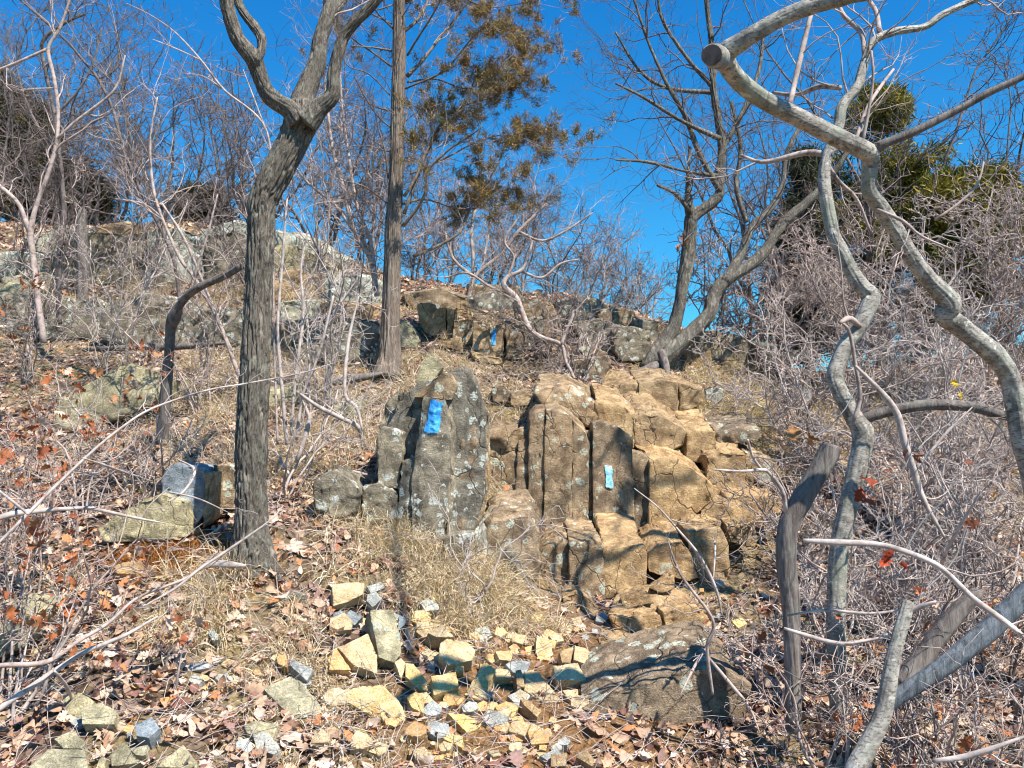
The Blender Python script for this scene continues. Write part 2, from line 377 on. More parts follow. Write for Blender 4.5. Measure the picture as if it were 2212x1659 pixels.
M['paint_pale'] = paintmat('pale_blue_trail_paint', (.16, .58, .86), (.60, .86, .93), (.16, .35, .45))
def groundmat():
    m, nt, b = newmat('leaf_litter_soil'); n = N(nt); v = n.pos()
    w = n.noise(v, 25, 4, .6); vv = n.n('ShaderNodeVectorMath', operation='MULTIPLY_ADD'); n.l(w.outputs['Color'], vv.inputs[0]); vv.inputs[1].default_value = (.04,)*3; n.l(v, vv.inputs[2])
    vo = n.n('ShaderNodeTexVoronoi'); vo.inputs['Scale'].default_value = 30; n.l(vv.outputs[0], vo.inputs['Vector'])
    wh = n.n('ShaderNodeTexWhiteNoise'); n.l(vo.outputs['Color'], wh.inputs[0])
    lit = n.ramp(wh.outputs[0], [(0, (.02, .012, .01)), (.4, (.09, .055, .04)), (.75, (.20, .13, .095)), (1, (.34, .25, .19))])
    big = n.noise(v, 1.4, 4, .6); straw = n.noise(n.pos((50, 50, 50)), 1, 5, .7)
    soil = n.ramp(straw.outputs[0], [(.3, (.10, .05, .022)), (.5, (.24, .13, .055)), (.7, (.36, .22, .10))])
    gc = n.ramp(straw.outputs[0], [(.3, (.10, .07, .035)), (.6, (.34, .26, .13)), (.75, (.5, .4, .22))])
    c = n.mix(n.ramp(big.outputs[0], [(.45, G0), (.6, W1)]), lit, gc)
    # worn dirt of the trail
    ds = n.n('ShaderNodeVectorMath', operation='DISTANCE'); sv = n.pos((1.0, .55, .3)); n.l(sv, ds.inputs[0]); ds.inputs[1].default_value = (.12, 1.95, .2)
    dd = n.math('ADD', ds.outputs['Value'], n.math('MULTIPLY', n.math('SUBTRACT', n.noise(v, 4, 4, .6).outputs[0], .5), .9))
    c = n.mix(n.ramp(dd, [(.35, W1), (.85, G0)]), c, soil); n.l(c, b.inputs['Base Color'])
    h = n.math('ADD', vo.outputs['Distance'], n.math('MULTIPLY', straw.outputs[0], .8)); n.bump(h, b, .9, .03); b.inputs['Roughness'].default_value = .95
    return m
M['ground'] = groundmat()

# ------------------------------------------------------------------ ground mesh
def axis(lo, hi, step, far, gr=1.12):
    a = list(np.arange(lo, hi+1e-6, step)); s = step
    while a[-1] < far: s *= gr; a.append(a[-1]+s)
    s = step; b = [a[0]]
    while b[-1] > -far: s *= gr; b.append(b[-1]-s)
    return np.array(b[:0:-1]+a)
gx = axis(-6, 5.5, .045, 900); gy = axis(1.5, 10.5, .045, 900)
XX, YY = np.meshgrid(gx, gy, indexing='ij'); ZZ = G(XX, YY, True)
gi = np.arange(XX.size).reshape(XX.shape)
gq = np.stack([gi[:-1, :-1], gi[1:, :-1], gi[1:, 1:], gi[:-1, 1:]], -1).reshape(-1, 4)
tag(mesh_np('ground', np.stack([XX, YY, ZZ], -1), gq, M['ground']), 'leaf-littered rocky hillside with a worn dirt trail', 'ground', kind='structure')

# ------------------------------------------------------------------ rocks
def rock_geo(points, size=None, edge=None, amp=1.0, bev=.018, seed=0):
    pts = np.array(points, float); c = pts.mean(0); ext = pts.max(0)-pts.min(0); sz = size or float(np.sort(ext)[1])
    bm = bmesh.new()
    for p in pts: bm.verts.new(p-c)
    r = bmesh.ops.convex_hull(bm, input=bm.verts); 
    bad = [g for g in (r['geom_interior']+r['geom_unused']) if isinstance(g, bmesh.types.BMVert)]
    if bad: bmesh.ops.delete(bm, geom=list(set(bad)), context='VERTS')
    bmesh.ops.dissolve_limit(bm, angle_limit=.12, verts=bm.verts, edges=bm.edges)
    try: bmesh.ops.bevel(bm, geom=list(bm.edges), offset=sz*bev, segments=2, profile=.6, affect='EDGES', clamp_overlap=True)
    except Exception: pass
    bmesh.ops.triangulate(bm, faces=bm.faces)
    E = edge or max(.012, min(.045, sz*.05))
    for _ in range(9):
        es = [e for e in bm.edges if e.calc_length() > E*1.5]
        if not es or len(bm.verts) > 9000: break
        bmesh.ops.subdivide_edges(bm, edges=es, cuts=1); bmesh.ops.triangulate(bm, faces=[f for f in bm.faces if len(f.verts) > 3])
    bmesh.ops.recalc_face_normals(bm, faces=bm.faces); bm.normal_update()
    v = np.array([x.co for x in bm.verts]); nn = np.array([x.normal for x in bm.verts]); bm.verts.index_update()
    f = np.array([[x.index for x in q.verts] for q in bm.faces if len(q.verts) == 3], np.int32); bm.free()
    w = v+c; q = w*np.array([1, 1, .8])
    s = sz
    d = .038*s*noise(q*1.7/s+seed, seed)+.012*s*(1-2*np.abs(noise(q*4.2/s, seed+1)))
    st = noise(q*np.array([3, 3, 16])/max(s, .15), seed+2); d += .012*s*np.sign(st)*np.abs(st)**.5
    d += min(.012, .018*s)*noise(q*28, seed+3)+.0035*noise(q*70, seed+4)
    qc = q*np.array([3.0, 3.0, 2.0])/max(s, .12)+.25*noise(q*5/s, seed+6)[:, None]; ic = np.floor(qc); fc = qc-ic-.5
    hh = lambda k: _h(ic[:, 0], ic[:, 1], ic[:, 2], seed+k)
    d += .016*s*hh(31)+.03*s*(hh(32)*fc[:, 0]+hh(33)*fc[:, 1]+hh(34)*fc[:, 2])
    w = w+nn*(d*amp)[:, None]
    return w, f
RB = {}
def block(c, poly, Y, depth=.35, lift=.04, shrink=.9, sh=(0, 0), down=0, tiltY=0.0):
    """hull of a traced front outline and its back at the given depth"""
    q = K(c, poly); fr = []
    pc = np.mean([[a[0], a[1]] for a in q], axis=0)
    for a in q:
        y = Y+(a[2] if len(a) > 2 else 0)-tiltY*(a[1]-pc[1])/300
        fr.append(P(a[0], a[1], y))
    fr = np.array(fr); ce = fr.mean(0)
    bk = ce+(fr-ce)*shrink+np.array([sh[0], depth, lift+sh[1]])
    pts = [*fr, *bk]
    if down:
        lo = fr[fr[:, 2] < ce[2]]; pts += [p+np.array([0, .03, -down]) for p in lo]
    return np.array(pts)
_rs = [100]; AUTO = False
def rk(name, c, poly, Y, mat, depth=.35, lift=.04, parent=None, label=None, cat='rock', group=None, amp=1.0, key=None, auto=None, **kw):
    _rs[0] += 7
    if auto if auto is not None else (AUTO or name == 'boulder'):
        qq = K(c, poly); by = max(p[1] for p in qq); bx = np.mean([p[0] for p in qq]); Y = float(hit(bx, by-3)[1])-.06-.02*random.random()
    pts = block(c, poly, Y, depth, lift, **kw); v, f = rock_geo(pts, seed=_rs[0], amp=amp)
    if parent is None:
        og = [float(v[:, 0].mean()), float(v[:, 1].mean()), float(v[:, 2].min())]
        o = tag(mesh_np(name, v, f, M[mat], origin=og), label, cat, group)
    else:
        o = mesh_np(name, v, f, M[mat], parent)
        if label: o['label'] = label
    if key: RB[key] = BVHTree.FromPolygons([Vector(x) for x in v], [tuple(int(j) for j in t) for t in f])
    return o
def blaze(c, corners, key, mat, parent, label=None, nx=44, ny=76):
    (x0, y0), (x1, y1), (x2, y2), (x3, y3) = K(c, corners); V = []; ok = np.zeros((nx, ny), bool); T = RB[key] if not isinstance(key, list) else None
    for i in range(nx):
        for j in range(ny):
            u = i/(nx-1); w = j/(ny-1); r = .17
            ax = max(0, abs(u-.5)-(.5-r)); ay = max(0, abs(w-.5)*2-(1-r*.8))/2*1.8
            top = (x0+(x1-x0)*u, y0+(y1-y0)*u); bot = (x3+(x2-x3)*u, y3+(y2-y3)*u)
            px = top[0]+(bot[0]-top[0])*w; py = top[1]+(bot[1]-top[1])*w; d = raydir(px, py)
            h = None
            for kk in (key if isinstance(key, list) else [key]):
                hh = RB[kk].ray_cast(Vector((0, 0, EYE)), Vector(d).normalized())
                if hh[0] is not None and (h is None or hh[3] < h[3]): h = hh
            if h is not None and h[0] is not None:
                p = np.array(h[0]); p -= unit(d)*.006; V.append(p)
                edge = min(u, 1-u, w*1.9, (1-w)*1.9); ok[i, j] = math.hypot(ax, ay) < r*.98 and edge > .07+.13*float(noise([px*.11, py*.11, 1.5]))+.07*float(noise([px*.45, py*.45, 3.5]))
            else: V.append(np.zeros(3))
    f = []; g = lambda i, j: i*ny+j
    for i in range(nx-1):
        for j in range(ny-1):
            if ok[i, j] and ok[i+1, j] and ok[i, j+1] and ok[i+1, j+1]: f.append((g(i, j), g(i, j+1), g(i+1, j+1), g(i+1, j)))
    if not f: return
    f = np.array(f); u, inv = np.unique(f, return_inverse=True)
    o = mesh_np('painted_blaze', np.array(V)[u], inv.reshape(f.shape), M[mat], parent)
    if label: o['label'] = label

# --- left blazed pillar outcrop
R = thing('rock_pillar', 'tall jagged rock pillar with a big bright blue paint blaze beside the grassy bank', 'rock', hit(930, 1180))
Yp = 4.62
rk('rock_slab', 'j', [(468,225),(556,238),(574,400),(562,520),(552,770),(425,755),(424,560),(447,450),(460,350)], Yp, 'dark', .32, .03, R, key='bl1', amp=.6)
rk('rock_slab', 'j', [(556,165,.05),(612,205,.2),(628,370,.16),(612,520,.13),(562,775,-.01),(548,600,-.02),(570,400,-.01),(545,235,0)], Yp+.05, 'dark', .3, .0, R, amp=.7)
rk('rock_peak', 'e', [(572,895),(588,772),(606,712),(655,652),(706,664),(748,738),(690,800),(640,885)], Yp+.14, 'olive', .22, -.05, R, amp=.35, shrink=.8)
rk('rock_slab', 'e', [(560,930),(640,850),(742,772),(800,785),(838,860),(800,950),(700,945),(620,925)], Yp+.07, 'wall', .35, .03, R, amp=.4)
rk('rock_slab', 'j', [(575,125),(625,118),(665,160),(692,245),(700,420),(650,520),(612,500),(618,360),(606,220)], Yp+.15, 'dark', .45, -.02, R, amp=.6)
rk('rock_slab', 'j', [(298,375),(318,348),(392,362),(390,450),(378,575),(300,570)], Yp+.06, 'dark', .3, -.01, R)
rk('rock_slab', 'j', [(388,472),(436,465),(440,560),(424,765),(372,755)], Yp+.03, 'dark', .25, 0, R)
rk('rock_slab', 'j', [(372,215),(440,205),(462,360),(440,480),(380,470),(350,360)], Yp+.24, 'dark', .35, -.02, R)
rk('rock_slab', 'j', [(298,395),(395,225),(450,180),(560,130),(640,130),(700,250),(712,420),(700,640),(640,775),(420,770),(300,700)], Yp+.13, 'dark', .45, -.02, R, shrink=1.0, amp=.5)
rk('rock_slab', 'j', [(325,250),(375,200),(385,360),(380,560),(300,540),(290,400)], Yp+.33, 'dark', .35, 0, R)
rk('rock_slab', 'j', [(625,340),(668,335),(672,480),(655,640),(635,770),(560,785),(608,560)], Yp+.13, 'wall', .3, -.02, R)
rk('rock_slab', 'j', [(640,215),(690,235),(722,285),(718,470),(712,600),(690,700),(655,760),(640,560)], Yp+.22, 'wall', .35, 0, R, amp=.6)
rk('rock_slab', 'j', [(676,400),(697,385),(704,560),(678,700),(655,740),(664,560)], Yp+.2, 'wall', .25, 0, R)
rk('rock_slab', 'j', [(700,380),(716,395),(716,560),(690,655),(690,500)], Yp+.28, 'tan', .25, 0, R)
rk('rock_block', 'j', [(235,570),(300,555),(368,590),(376,690),(300,710),(235,680)], Yp+.02, 'dark', .35, 0, R)
rk('rock_block', 'j', [(545,768),(600,750),(658,748),(645,830),(560,838)], Yp-.1, 'dark', .3, 0, R)
blaze('j', [(497,234),(556,240),(530,372),(466,360)], 'bl1', 'paint', R, 'large bright blue paint blaze')
rk('boulder', 'j', [(55,560),(85,520),(130,502),(190,540),(232,590),(215,670),(120,690),(60,650)], 4.75, 'dark', .4, .02, None, 'blue-grey lichen-spotted boulder just left of the blazed pillar', 'boulder')

# --- central columnar wall
R = thing('rock_wall', 'columnar rock wall with vertical cracks, lichen and a pale blue paint blaze', 'rock wall', hit(1250, 1190))
Yw = 5.6
rk('rock_column', 'k', [(36,215),(75,208),(146,205),(142,300),(134,480),(32,450)], Yw+.02, 'wall', .4, .06, R, shrink=1.06, amp=.5)
rk('rock_column', 'k', [(150,228),(190,213),(186,300),(180,500),(134,492)], Yw-.02, 'wall', .4, .06, R, shrink=1.06, amp=.45)
rk('rock_column', 'k', [(191,155),(208,130),(243,122),(242,250),(236,552),(178,535)], Yw-.05, 'wall', .45, .08, R, shrink=1.06, amp=.45)
rk('rock_column', 'k', [(246,125),(290,118),(336,150),(336,350),(330,562),(236,555)], Yw-.07, 'wall', .45, .08, R, shrink=1.06, amp=.45)
rk('rock_column', 'k', [(337,152),(385,196),(398,232),(398,300),(384,330),(392,548),(332,560)], Yw-.06, 'wall', .45, .08, R, shrink=1.06, amp=.45)
rk('rock_column', 'k', [(408,165),(440,158),(500,185),(546,214),(553,300),(557,555),(480,565),(408,552)], Yw-.06, 'wall', .5, .05, R, key='bl2', amp=.4)
rk('rock_column', 'k', [(553,285),(606,292),(606,555),(553,555)], Yw+.02, 'wall', .4, .04, R, amp=.5)
rk('rock_block', 'k', [(604,300),(640,285),(700,296),(745,318),(800,358),(822,385),(820,440),(776,450),(735,510),(690,552),(604,555)], Yw-.03, 'tan', .5, .16, R, amp=.6)
rk('rock_block', 'k', [(780,432),(840,425),(885,455),(905,505),(870,530),(780,528)], Yw-.02, 'tan', .35, .03, R)
rk('rock_block', 'k', [(210,70),(330,60),(420,110),(540,195),(500,200),(420,175),(330,160),(260,130)], Yw+.22, 'wall', .5, .2, R)
rk('rock_block', 'k', [(420,95),(520,110),(560,150),(552,260),(500,200),(430,160)], Yw+.2, 'tan', .5, .18, R)
rk('rock_column', 'k', [(20,300),(45,230),(50,440),(30,480)], Yw-.02, 'dark', .3, .02, R)
rk('rock_block', 'k', [(20,190),(400,190),(400,520),(40,470)], Yw+.0, 'wall', .5, .02, R)
rk('rock_block', 'k', [(380,200),(640,300),(900,460),(900,540),(380,545)], Yw+.03, 'wall', .5, .02, R)
blaze('k', [(447,309),(478,309),(482,396),(449,394)], 'bl2', 'paint_pale', R, 'small pale blue paint blaze')

# --- step ledge in front of the wall
R = thing('rock_ledge', 'low blocky ledge forming a step at the foot of the rock wall', 'rock ledge', hit(1250, 1300))
Ys = 5.08
rk('rock_block', 'k', [(228,625),(250,595),(292,580),(322,585),(322,755),(228,752)], Ys+.02, 'wall', .55, .12, R, amp=.7)
rk('rock_block', 'k', [(326,580),(438,582),(450,650),(448,780),(385,772),(328,758)], Ys-.03, 'wall', .6, .12, R, amp=.6)
rk('rock_block', 'k', [(440,592),(588,592),(594,620),(592,722),(520,775),(448,775)], Ys, 'tan', .6, .20, R, amp=.6)
rk('rock_block', 'k', [(597,620),(640,590),(720,575),(745,620),(772,700),(745,716),(680,700),(600,685)], Ys+.08, 'tan', .5, .12, R)
rk('rock_block', 'k', [(735,548),(780,535),(848,530),(866,570),(872,700),(850,735),(785,728),(790,690),(745,630)], Ys+.1, 'tan', .5, .08, R)
rk('rock_block', 'k', [(30,530),(60,505),(190,500),(224,545),(228,600),(224,705),(185,720),(120,680),(30,640)], Ys-.2, 'wall', .55, .16, R, amp=.8)
rk('rock_block', 'k', [(35,640),(120,612),(165,680),(215,775),(150,765),(60,700)], Ys-.32, 'dark', .4, .08, R)
rk('rock_block', 'k', [(-25,560),(30,540),(35,625),(0,660),(-30,640)], Ys-.3, 'pale', .4, .08, R)

# --- terraces to the right
R = thing('rock_terrace', 'tan stepped terraces of broken rock climbing right of the wall', 'rock ledge', hit(1500, 1000))
rk('rock_block', 'k', [(552,150),(575,138),(650,144),(735,192),(728,250),(668,272),(556,246)], 5.9, 'tan', .7, .24, R)
rk('rock_block', 'k', [(732,198),(780,192),(832,196),(838,262),(785,302),(735,300)], 5.95, 'tan', .6, .20, R)
rk('rock_block', 'k', [(832,196),(900,188),(992,190),(985,225),(910,238),(836,240)], 6.05, 'wall', .6, .16, R)
rk('rock_block', 'k', [(556,246),(650,272),(730,300),(800,350),(700,320),(590,300)], 5.78, 'tan', .5, .08, R)
rk('rock_block', 'k', [(800,285),(850,266),(950,275),(965,370),(940,412),(852,424),(800,400)], 5.8, 'tan', .6, .20, R)
rk('rock_block', 'k', [(950,280),(1040,305),(1062,350),(1045,385),(980,380),(962,350)], 5.85, 'wall', .5, .12, R)
rk('rock_block', 'k', [(872,425),(960,415),(1050,430),(1072,490),(1000,525),(890,520)], 5.62, 'tan', .5, .12, R)
rk('rock_block', 'k', [(870,520),(960,520),(985,570),(970,600),(880,575)], 5.4, 'tan', .4, .08, R)
rk('rock_block', 'k', [(740,500),(800,495),(870,520),(865,560),(770,560)], 5.5, 'tan', .4, .08, R)
R = thing('rock_outcrop', 'rounded tan rock shelf just below the roots of the twin oak', 'rock', hit(1420, 890))
rk('rock_block', 'k', [(452,62),(505,36),(565,30),(566,130),(500,118),(455,105)], 6.45, 'tan', .6, .16, R)
rk('rock_block', 'k', [(568,30),(640,20),(702,22),(704,142),(630,138),(568,130)], 6.42, 'tan', .6, .16, R, amp=.7)
rk('rock_block', 'k', [(706,28),(790,48),(802,92),(765,112),(706,142)], 6.46, 'tan', .6, .12, R)
rk('rock_block', 'k', [(470,108),(560,128),(655,140),(655,165),(560,160),(500,140)], 6.25, 'tan', .6, .12, R)

for (poly, Y, m, lab) in [
 ([(58,40),(100,36),(122,66),(118,95),(62,92)], 6.1, 'wall', 'squat brown rock, first of the row along the top of the rock wall'),
 ([(124,62),(160,52),(200,72),(205,105),(125,104)], 6.1, 'wall', 'flat brown rock second along the top of the rock wall'),
 ([(248,68),(270,60),(290,72),(290,110),(246,110)], 6.1, 'tan', 'small upright tan rock third along the top of the rock wall'),
 ([(292,80),(330,70),(362,95),(355,125),(295,115)], 6.05, 'wall', 'low brown rock beside the whitish boulder on top of the wall'),
 ([(360,50),(380,40),(402,55),(404,80),(388,96),(362,88)], 6.2, 'pale', 'small whitish lichen-covered boulder on top of the wall'),
 ([(800,55),(830,42),(858,52),(862,80),(830,95),(800,85)], 6.6, 'pale', 'greyish lichened boulder right of the rounded rock shelf')]:
    rk('boulder', 'k', poly, Y, m, .25, .0, None, lab, 'boulder')
# slabs below the ledge
R = thing('flat_rock', 'broad low domed slab, cracked and tree-shadowed, in the trail below the ledge', 'rock', hit(1410, 1380))
rk('rock_slab', 'k', [(420,905,-.15),(450,835,.1),(500,765,.3),(600,745,.42),(700,750,.4),(790,800,.25),(822,850,.1),(805,885,-.05),(700,925,-.2),(560,955,-.3),(430,935,-.25)], 4.65, 'tan', .25, -.1, R, amp=1.2)
rk('rock_slab', 'k', [(505,775),(600,750),(620,790),(515,808)], 4.83, 'tan', .3, .0, R)
rk('rock_slab', 'k', [(610,740),(690,690),(690,740),(650,752)], 4.95, 'tan', .2, -.02, R)
rk('rock_slab', 'k', [(470,840),(640,830),(650,870),(600,900),(490,880)], 4.58, 'tan', .35, -.02, R)
rk('rock_slab', 'k', [(650,820),(760,800),(800,840),(760,880),(660,880)], 4.6, 'tan', .35, -.02, R)
rk('flat_rock', 'k', [(222,792),(250,770),(300,762),(304,845),(226,828)], 4.78, 'wall', .3, .0, None, 'brown angular block at the left foot of the ledge', 'rock')
rk('flat_rock', 'k', [(304,770),(350,754),(380,768),(428,805),(426,848),(380,858),(308,850)], 4.76, 'tan', .35, .02, None, 'low brown slab at the foot of the ledge above the dirt', 'rock')
# left blocks near the oak
R = thing('split_boulder', 'squared grey boulder with a pale top left of the forked oak', 'boulder', hit(400, 1150))
rk('rock_block', 'o', [(352,1030),(372,1004),(440,1012),(444,1028),(441,1110),(412,1150),(350,1120)], 4.5, 'blue', .3, .02, R, amp=.6)
rk('rock_block', 'o', [(441,1024),(461,1018),(459,1118),(438,1140)], 4.46, 'tan', .25, .0, R, amp=.5)
rk('rock_block', 'o', [(460,1004),(512,1008),(514,1100),(460,1095)], 4.62, 'wall', .3, .02, R)
rk('boulder', 'o', [(215,1145),(245,1115),(298,1084),(350,1068),(404,1084),(411,1158),(330,1172),(225,1170)], 4.3, 'olive', .3, .0, None, 'low grey-green boulder behind the rusty moss', 'boulder')
rk('boulder', 'o', [(120,860),(205,822),(284,793),(342,800),(345,860),(290,890),(200,925),(120,930)], 6.25, 'olive', .7, -.02, None, 'smooth olive boulder on the left bank behind the leafy oak sapling', 'boulder')
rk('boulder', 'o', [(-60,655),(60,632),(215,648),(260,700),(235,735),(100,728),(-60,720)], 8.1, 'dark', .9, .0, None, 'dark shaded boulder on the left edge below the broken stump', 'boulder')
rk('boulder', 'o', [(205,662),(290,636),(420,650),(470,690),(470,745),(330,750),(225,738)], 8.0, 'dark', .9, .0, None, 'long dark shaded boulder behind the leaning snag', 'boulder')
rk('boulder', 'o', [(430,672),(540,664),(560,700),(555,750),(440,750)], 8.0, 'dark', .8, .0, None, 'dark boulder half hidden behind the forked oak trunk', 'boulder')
rk('boulder', 'o', [(-80,640),(20,612),(90,625),(70,660),(-80,672)], 8.9, 'olive', .8, .0, None, 'pale grey boulder at the left edge above the dark boulder', 'boulder')
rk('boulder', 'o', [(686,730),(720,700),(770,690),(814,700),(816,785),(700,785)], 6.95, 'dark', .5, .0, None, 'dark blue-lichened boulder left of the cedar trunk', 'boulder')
rk('boulder', 'o', [(640,700),(700,672),(780,690),(760,720),(650,735)], 7.6, 'wall', .5, .0, None, 'tan boulder between the forked oak and the cedar', 'boulder')
rk('boulder', 'o', [(862,690),(884,696),(905,735),(900,752),(858,748)], 7.4, 'olive', .3, .0, None, 'grey-green boulder right of the cedar trunk', 'boulder')
AUTO = True
R = thing('ridge_outcrop', 'pale weathered rock outcrop on the left skyline ridge', 'rock', P(450, 620, 10.6))
rk('rock_block', 'o', [(320,500),(385,488),(432,505),(440,615),(320,620)], 10.6, 'pale', 1.0, .1, R)
rk('rock_block', 'o', [(440,510),(500,495),(560,520),(560,600),(445,610)], 10.9, 'dark', 1.0, .1, R)
rk('rock_block', 'o', [(130,520),(200,500),(320,505),(320,610),(140,620)], 10.8, 'dark', 1.0, .1, R)
rk('rock_block', 'o', [(480,515),(540,500),(620,520),(640,560),(560,560)], 10.3, 'pale', 1.0, .1, R)
rk('boulder', 'o', [(585,530),(640,528),(700,560),(748,600),(740,625),(640,610),(590,600)], 9.6, 'olive', .8, .0, None, 'tan sloping boulder on the skyline right of the oak trunk', 'boulder')
rk('boulder', 'o', [(95,560),(130,540),(165,560),(165,610),(110,630)], 10, 'dark', .8, .0, None, 'dark upright boulder beside the broken stump', 'boulder')

R = thing('crest_ledge', 'long broken dark ledge on the slope between the forked oak and the cedar', 'rock ledge', P(680, 660, 9))
for poly, m in [([(575,600),(640,585),(700,598),(705,640),(590,648)],'tan'),([(700,596),(760,590),(815,610),(812,660),(705,650)],'pale'),([(600,652),(690,648),(700,690),(610,700)],'pale'),([(690,655),(800,660),(800,695),(700,700)],'tan')]:
    rk('rock_block', 'o', poly, 9, m, .8, .12, R, shrink=1.05)
R = thing('ridge_ledge', 'pale and dark broken ledge along the left skyline above the grass tussocks', 'rock ledge', P(300, 520, 11))
for poly, m in [([(60,520),(120,492),(190,500),(200,560),(70,565)],'pale'),([(190,500),(260,480),(330,492),(335,560),(200,565)],'tan'),([(430,500),(500,478),(540,486),(545,545),(440,545)],'pale'),([(590,500),(640,505),(690,530),(740,560),(735,590),(600,575)],'pale'),([(-60,560),(40,545),(100,560),(95,600),(-60,605)],'pale'),([(230,560),(330,555),(335,600),(240,605)],'pale'),([(0,600),(90,590),(100,630),(0,640)],'olive')]:
    rk('rock_block', 'o', poly, 11, m, 1.0, .15, R, shrink=1.05)
R = thing('mid_slope_ledge', 'half-buried tan ledge in the grass left of the blazed pillar', 'rock ledge', hit(680, 760))
for poly, m in [([(590,700),(680,690),(690,735),(600,745)],'wall'),([(640,745),(700,740),(705,775),(645,780)],'dark'),([(560,850),(640,835),(650,870),(565,880)],'olive'),([(720,880),(780,868),(785,900),(725,905)],'olive')]:
    rk('rock_block', 'o', poly, 8, m, .5, .1, R, shrink=1.05)
R = thing('crest_rocks', 'dark jagged ledge along the centre skyline behind the twisted sapling', 'rock ledge', P(1150, 660, 9))
for poly, m in [([(870,635),(950,622),(1010,640),(1010,672),(880,672)],'wall'),([(1005,640),(1080,628),(1130,640),(1130,675),(1010,675)],'dark'),([(1200,650),(1270,640),(1290,690),(1210,700)],'dark'),([(1290,668),(1370,672),(1380,712),(1300,715)],'wall'),([(1370,690),(1425,695),(1420,740),(1375,740)],'dark'),
   ([(1500,735),(1560,722),(1640,738),(1640,775),(1510,775)],'dark'),([(1640,745),(1700,752),(1760,775),(1650,790)],'dark')]:
    rk('rock_block', 'o', poly, 9, m, .7, .1, R, shrink=1.05)
# --- upper outcrop with third blaze
R = thing('upper_outcrop', 'upper ledge of split brown rock with a small blue blaze below the crest', 'rock', P(1040, 780, 8))
U = [([(585,350),(660,338),(722,380),(742,440),(722,562),(640,530),(600,470)], 8.0, 'tan'),
 ([(722,372),(762,368),(768,560),(728,560)], 7.97, 'tan'), ([(768,370),(812,372),(806,560),(770,562)], 8.02, 'tan'),
 ([(830,330),(902,328),(908,440),(836,440)], 8.3, 'tan'), ([(810,440),(940,440),(940,600),(812,590)], 8.15, 'wall'),
 ([(740,562),(858,556),(872,645),(742,605)], 7.75, 'tan'), ([(940,452),(1044,462),(1040,662),(928,652)], 7.95, 'wall'),
 ([(1140,455),(1262,450),(1252,702),(1148,692)], 8.05, 'wall'), ([(1262,440),(1372,420),(1368,620),(1258,640)], 8.25, 'dark'),
 ([(1376,362),(1440,350),(1476,420),(1452,600),(1368,592)], 8.1, 'wall'), ([(1230,322),(1340,308),(1392,342),(1384,430),(1240,440)], 8.3, 'wall'),
 ([(920,640),(1050,665),(1140,690),(1100,725),(940,700)], 7.7, 'tan'), ([(480,280),(830,270),(820,345),(560,335)], 8.6, 'wall'),
 ([(900,215),(1230,220),(1230,330),(920,320)], 9.0, 'wall'), ([(480,462),(542,468),(610,560),(470,592)], 7.7, 'olive'),
 ([(1640,302),(1690,292),(1770,340),(1812,385),(1816,470),(1740,472),(1650,450),(1618,372)], 8.5, 'dark'),
 ([(1480,330),(1640,330),(1650,470),(1480,450)], 8.9, 'dark'),
 ([(1560,455),(1740,440),(1822,475),(1840,540),(1830,640),(1640,610)], 8.4, 'dark'),
 ([(1822,480),(1960,490),(2052,520),(2066,690),(1880,705),(1830,640)], 8.3, 'dark'),
 ([(1800,350),(1870,345),(1880,430),(1815,440)], 9.0, 'dark'), ([(1870,430),(2080,440),(2110,500),(1880,500)], 9.0, 'wall')]
for i, (poly, Y, m) in enumerate(U): rk('rock_block', 'e', poly, Y, m, .6, .05, R, amp=.9)
rk('rock_block', 'e', [(1046,478),(1108,470),(1134,502),(1122,668),(1042,662)], 7.9, 'wall', .5, .02, R, key='bl3', amp=.5)
blaze('e', [(1055,500),(1086,503),(1082,606),(1050,600)], 'bl3', 'paint', R, 'small weathered blue paint blaze')
rk('boulder', 'e', [(1556,655),(1600,618),(1660,606),(1785,648),(1815,730),(1770,805),(1640,822),(1580,790)], 7.3, 'wall', .5, .0, None, 'rounded brown boulder left of the twin oak roots', 'boulder')
rk('boulder', 'f', [(80,640),(130,610),(230,640),(240,740),(90,740)], 8.1, 'tan', .5, .0, None, 'squat brown boulder just right of the twin oak', 'boulder')
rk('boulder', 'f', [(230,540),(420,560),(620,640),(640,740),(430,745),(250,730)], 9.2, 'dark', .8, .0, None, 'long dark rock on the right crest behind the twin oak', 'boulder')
rk('boulder', 'f', [(780,890),(860,880),(880,960),(850,1030),(780,1000)], 7.4, 'blue', .4, .0, None, 'blue-grey boulder in the brush right of the terraces', 'boulder')

AUTO = False
# ------------------------------------------------------------------ loose stones in the foreground
STN = []
def stone(c, poly, mat, label=None, th=.05, rise=1.15, group=None, tilt=.35, parent=None, name='stone', pf=None):
    th *= 1.5; q = K(c, poly); cx = np.mean([a[0] for a in q]); cy = np.mean([a[1] for a in q])
    h = hit(cx, cy); STN.append((h[0], h[1], .5*(max(p[0] for p in q)-min(p[0] for p in q))*h[1]/FPX)); n = gnorm(h[0], h[1]); n = unit(n+np.array([random.uniform(-.12, .12), -tilt-.12, 0])); o = h+n*th*rise
    top = []
    for a in q:
        d = raydir(a[0], a[1]); t = ((o-np.array([0, 0, EYE]))@n)/(d@n); top.append(np.array([0, 0, EYE])+d*t)
    top = np.array(top); ce = top.mean(0); bot = ce+(top-ce)*1.05-n*th
    top2 = ce+(top-ce)+n*th*.06*RNG.normal(size=(len(top), 1))
    _rs[0] += 3; w = float(np.sort(top.max(0)-top.min(0))[1])
    v, f = rock_geo(np.vstack([top2, bot]), size=max(w, .03), edge=max(.007, w*.06), amp=.45, bev=.015, seed=_rs[0])
    og = [float(v[:, 0].mean()), float(v[:, 1].mean()), float(v[:, 2].min())]
    return tag(mesh_np(name, v, f, M[mat], origin=og), label, 'stone', group)
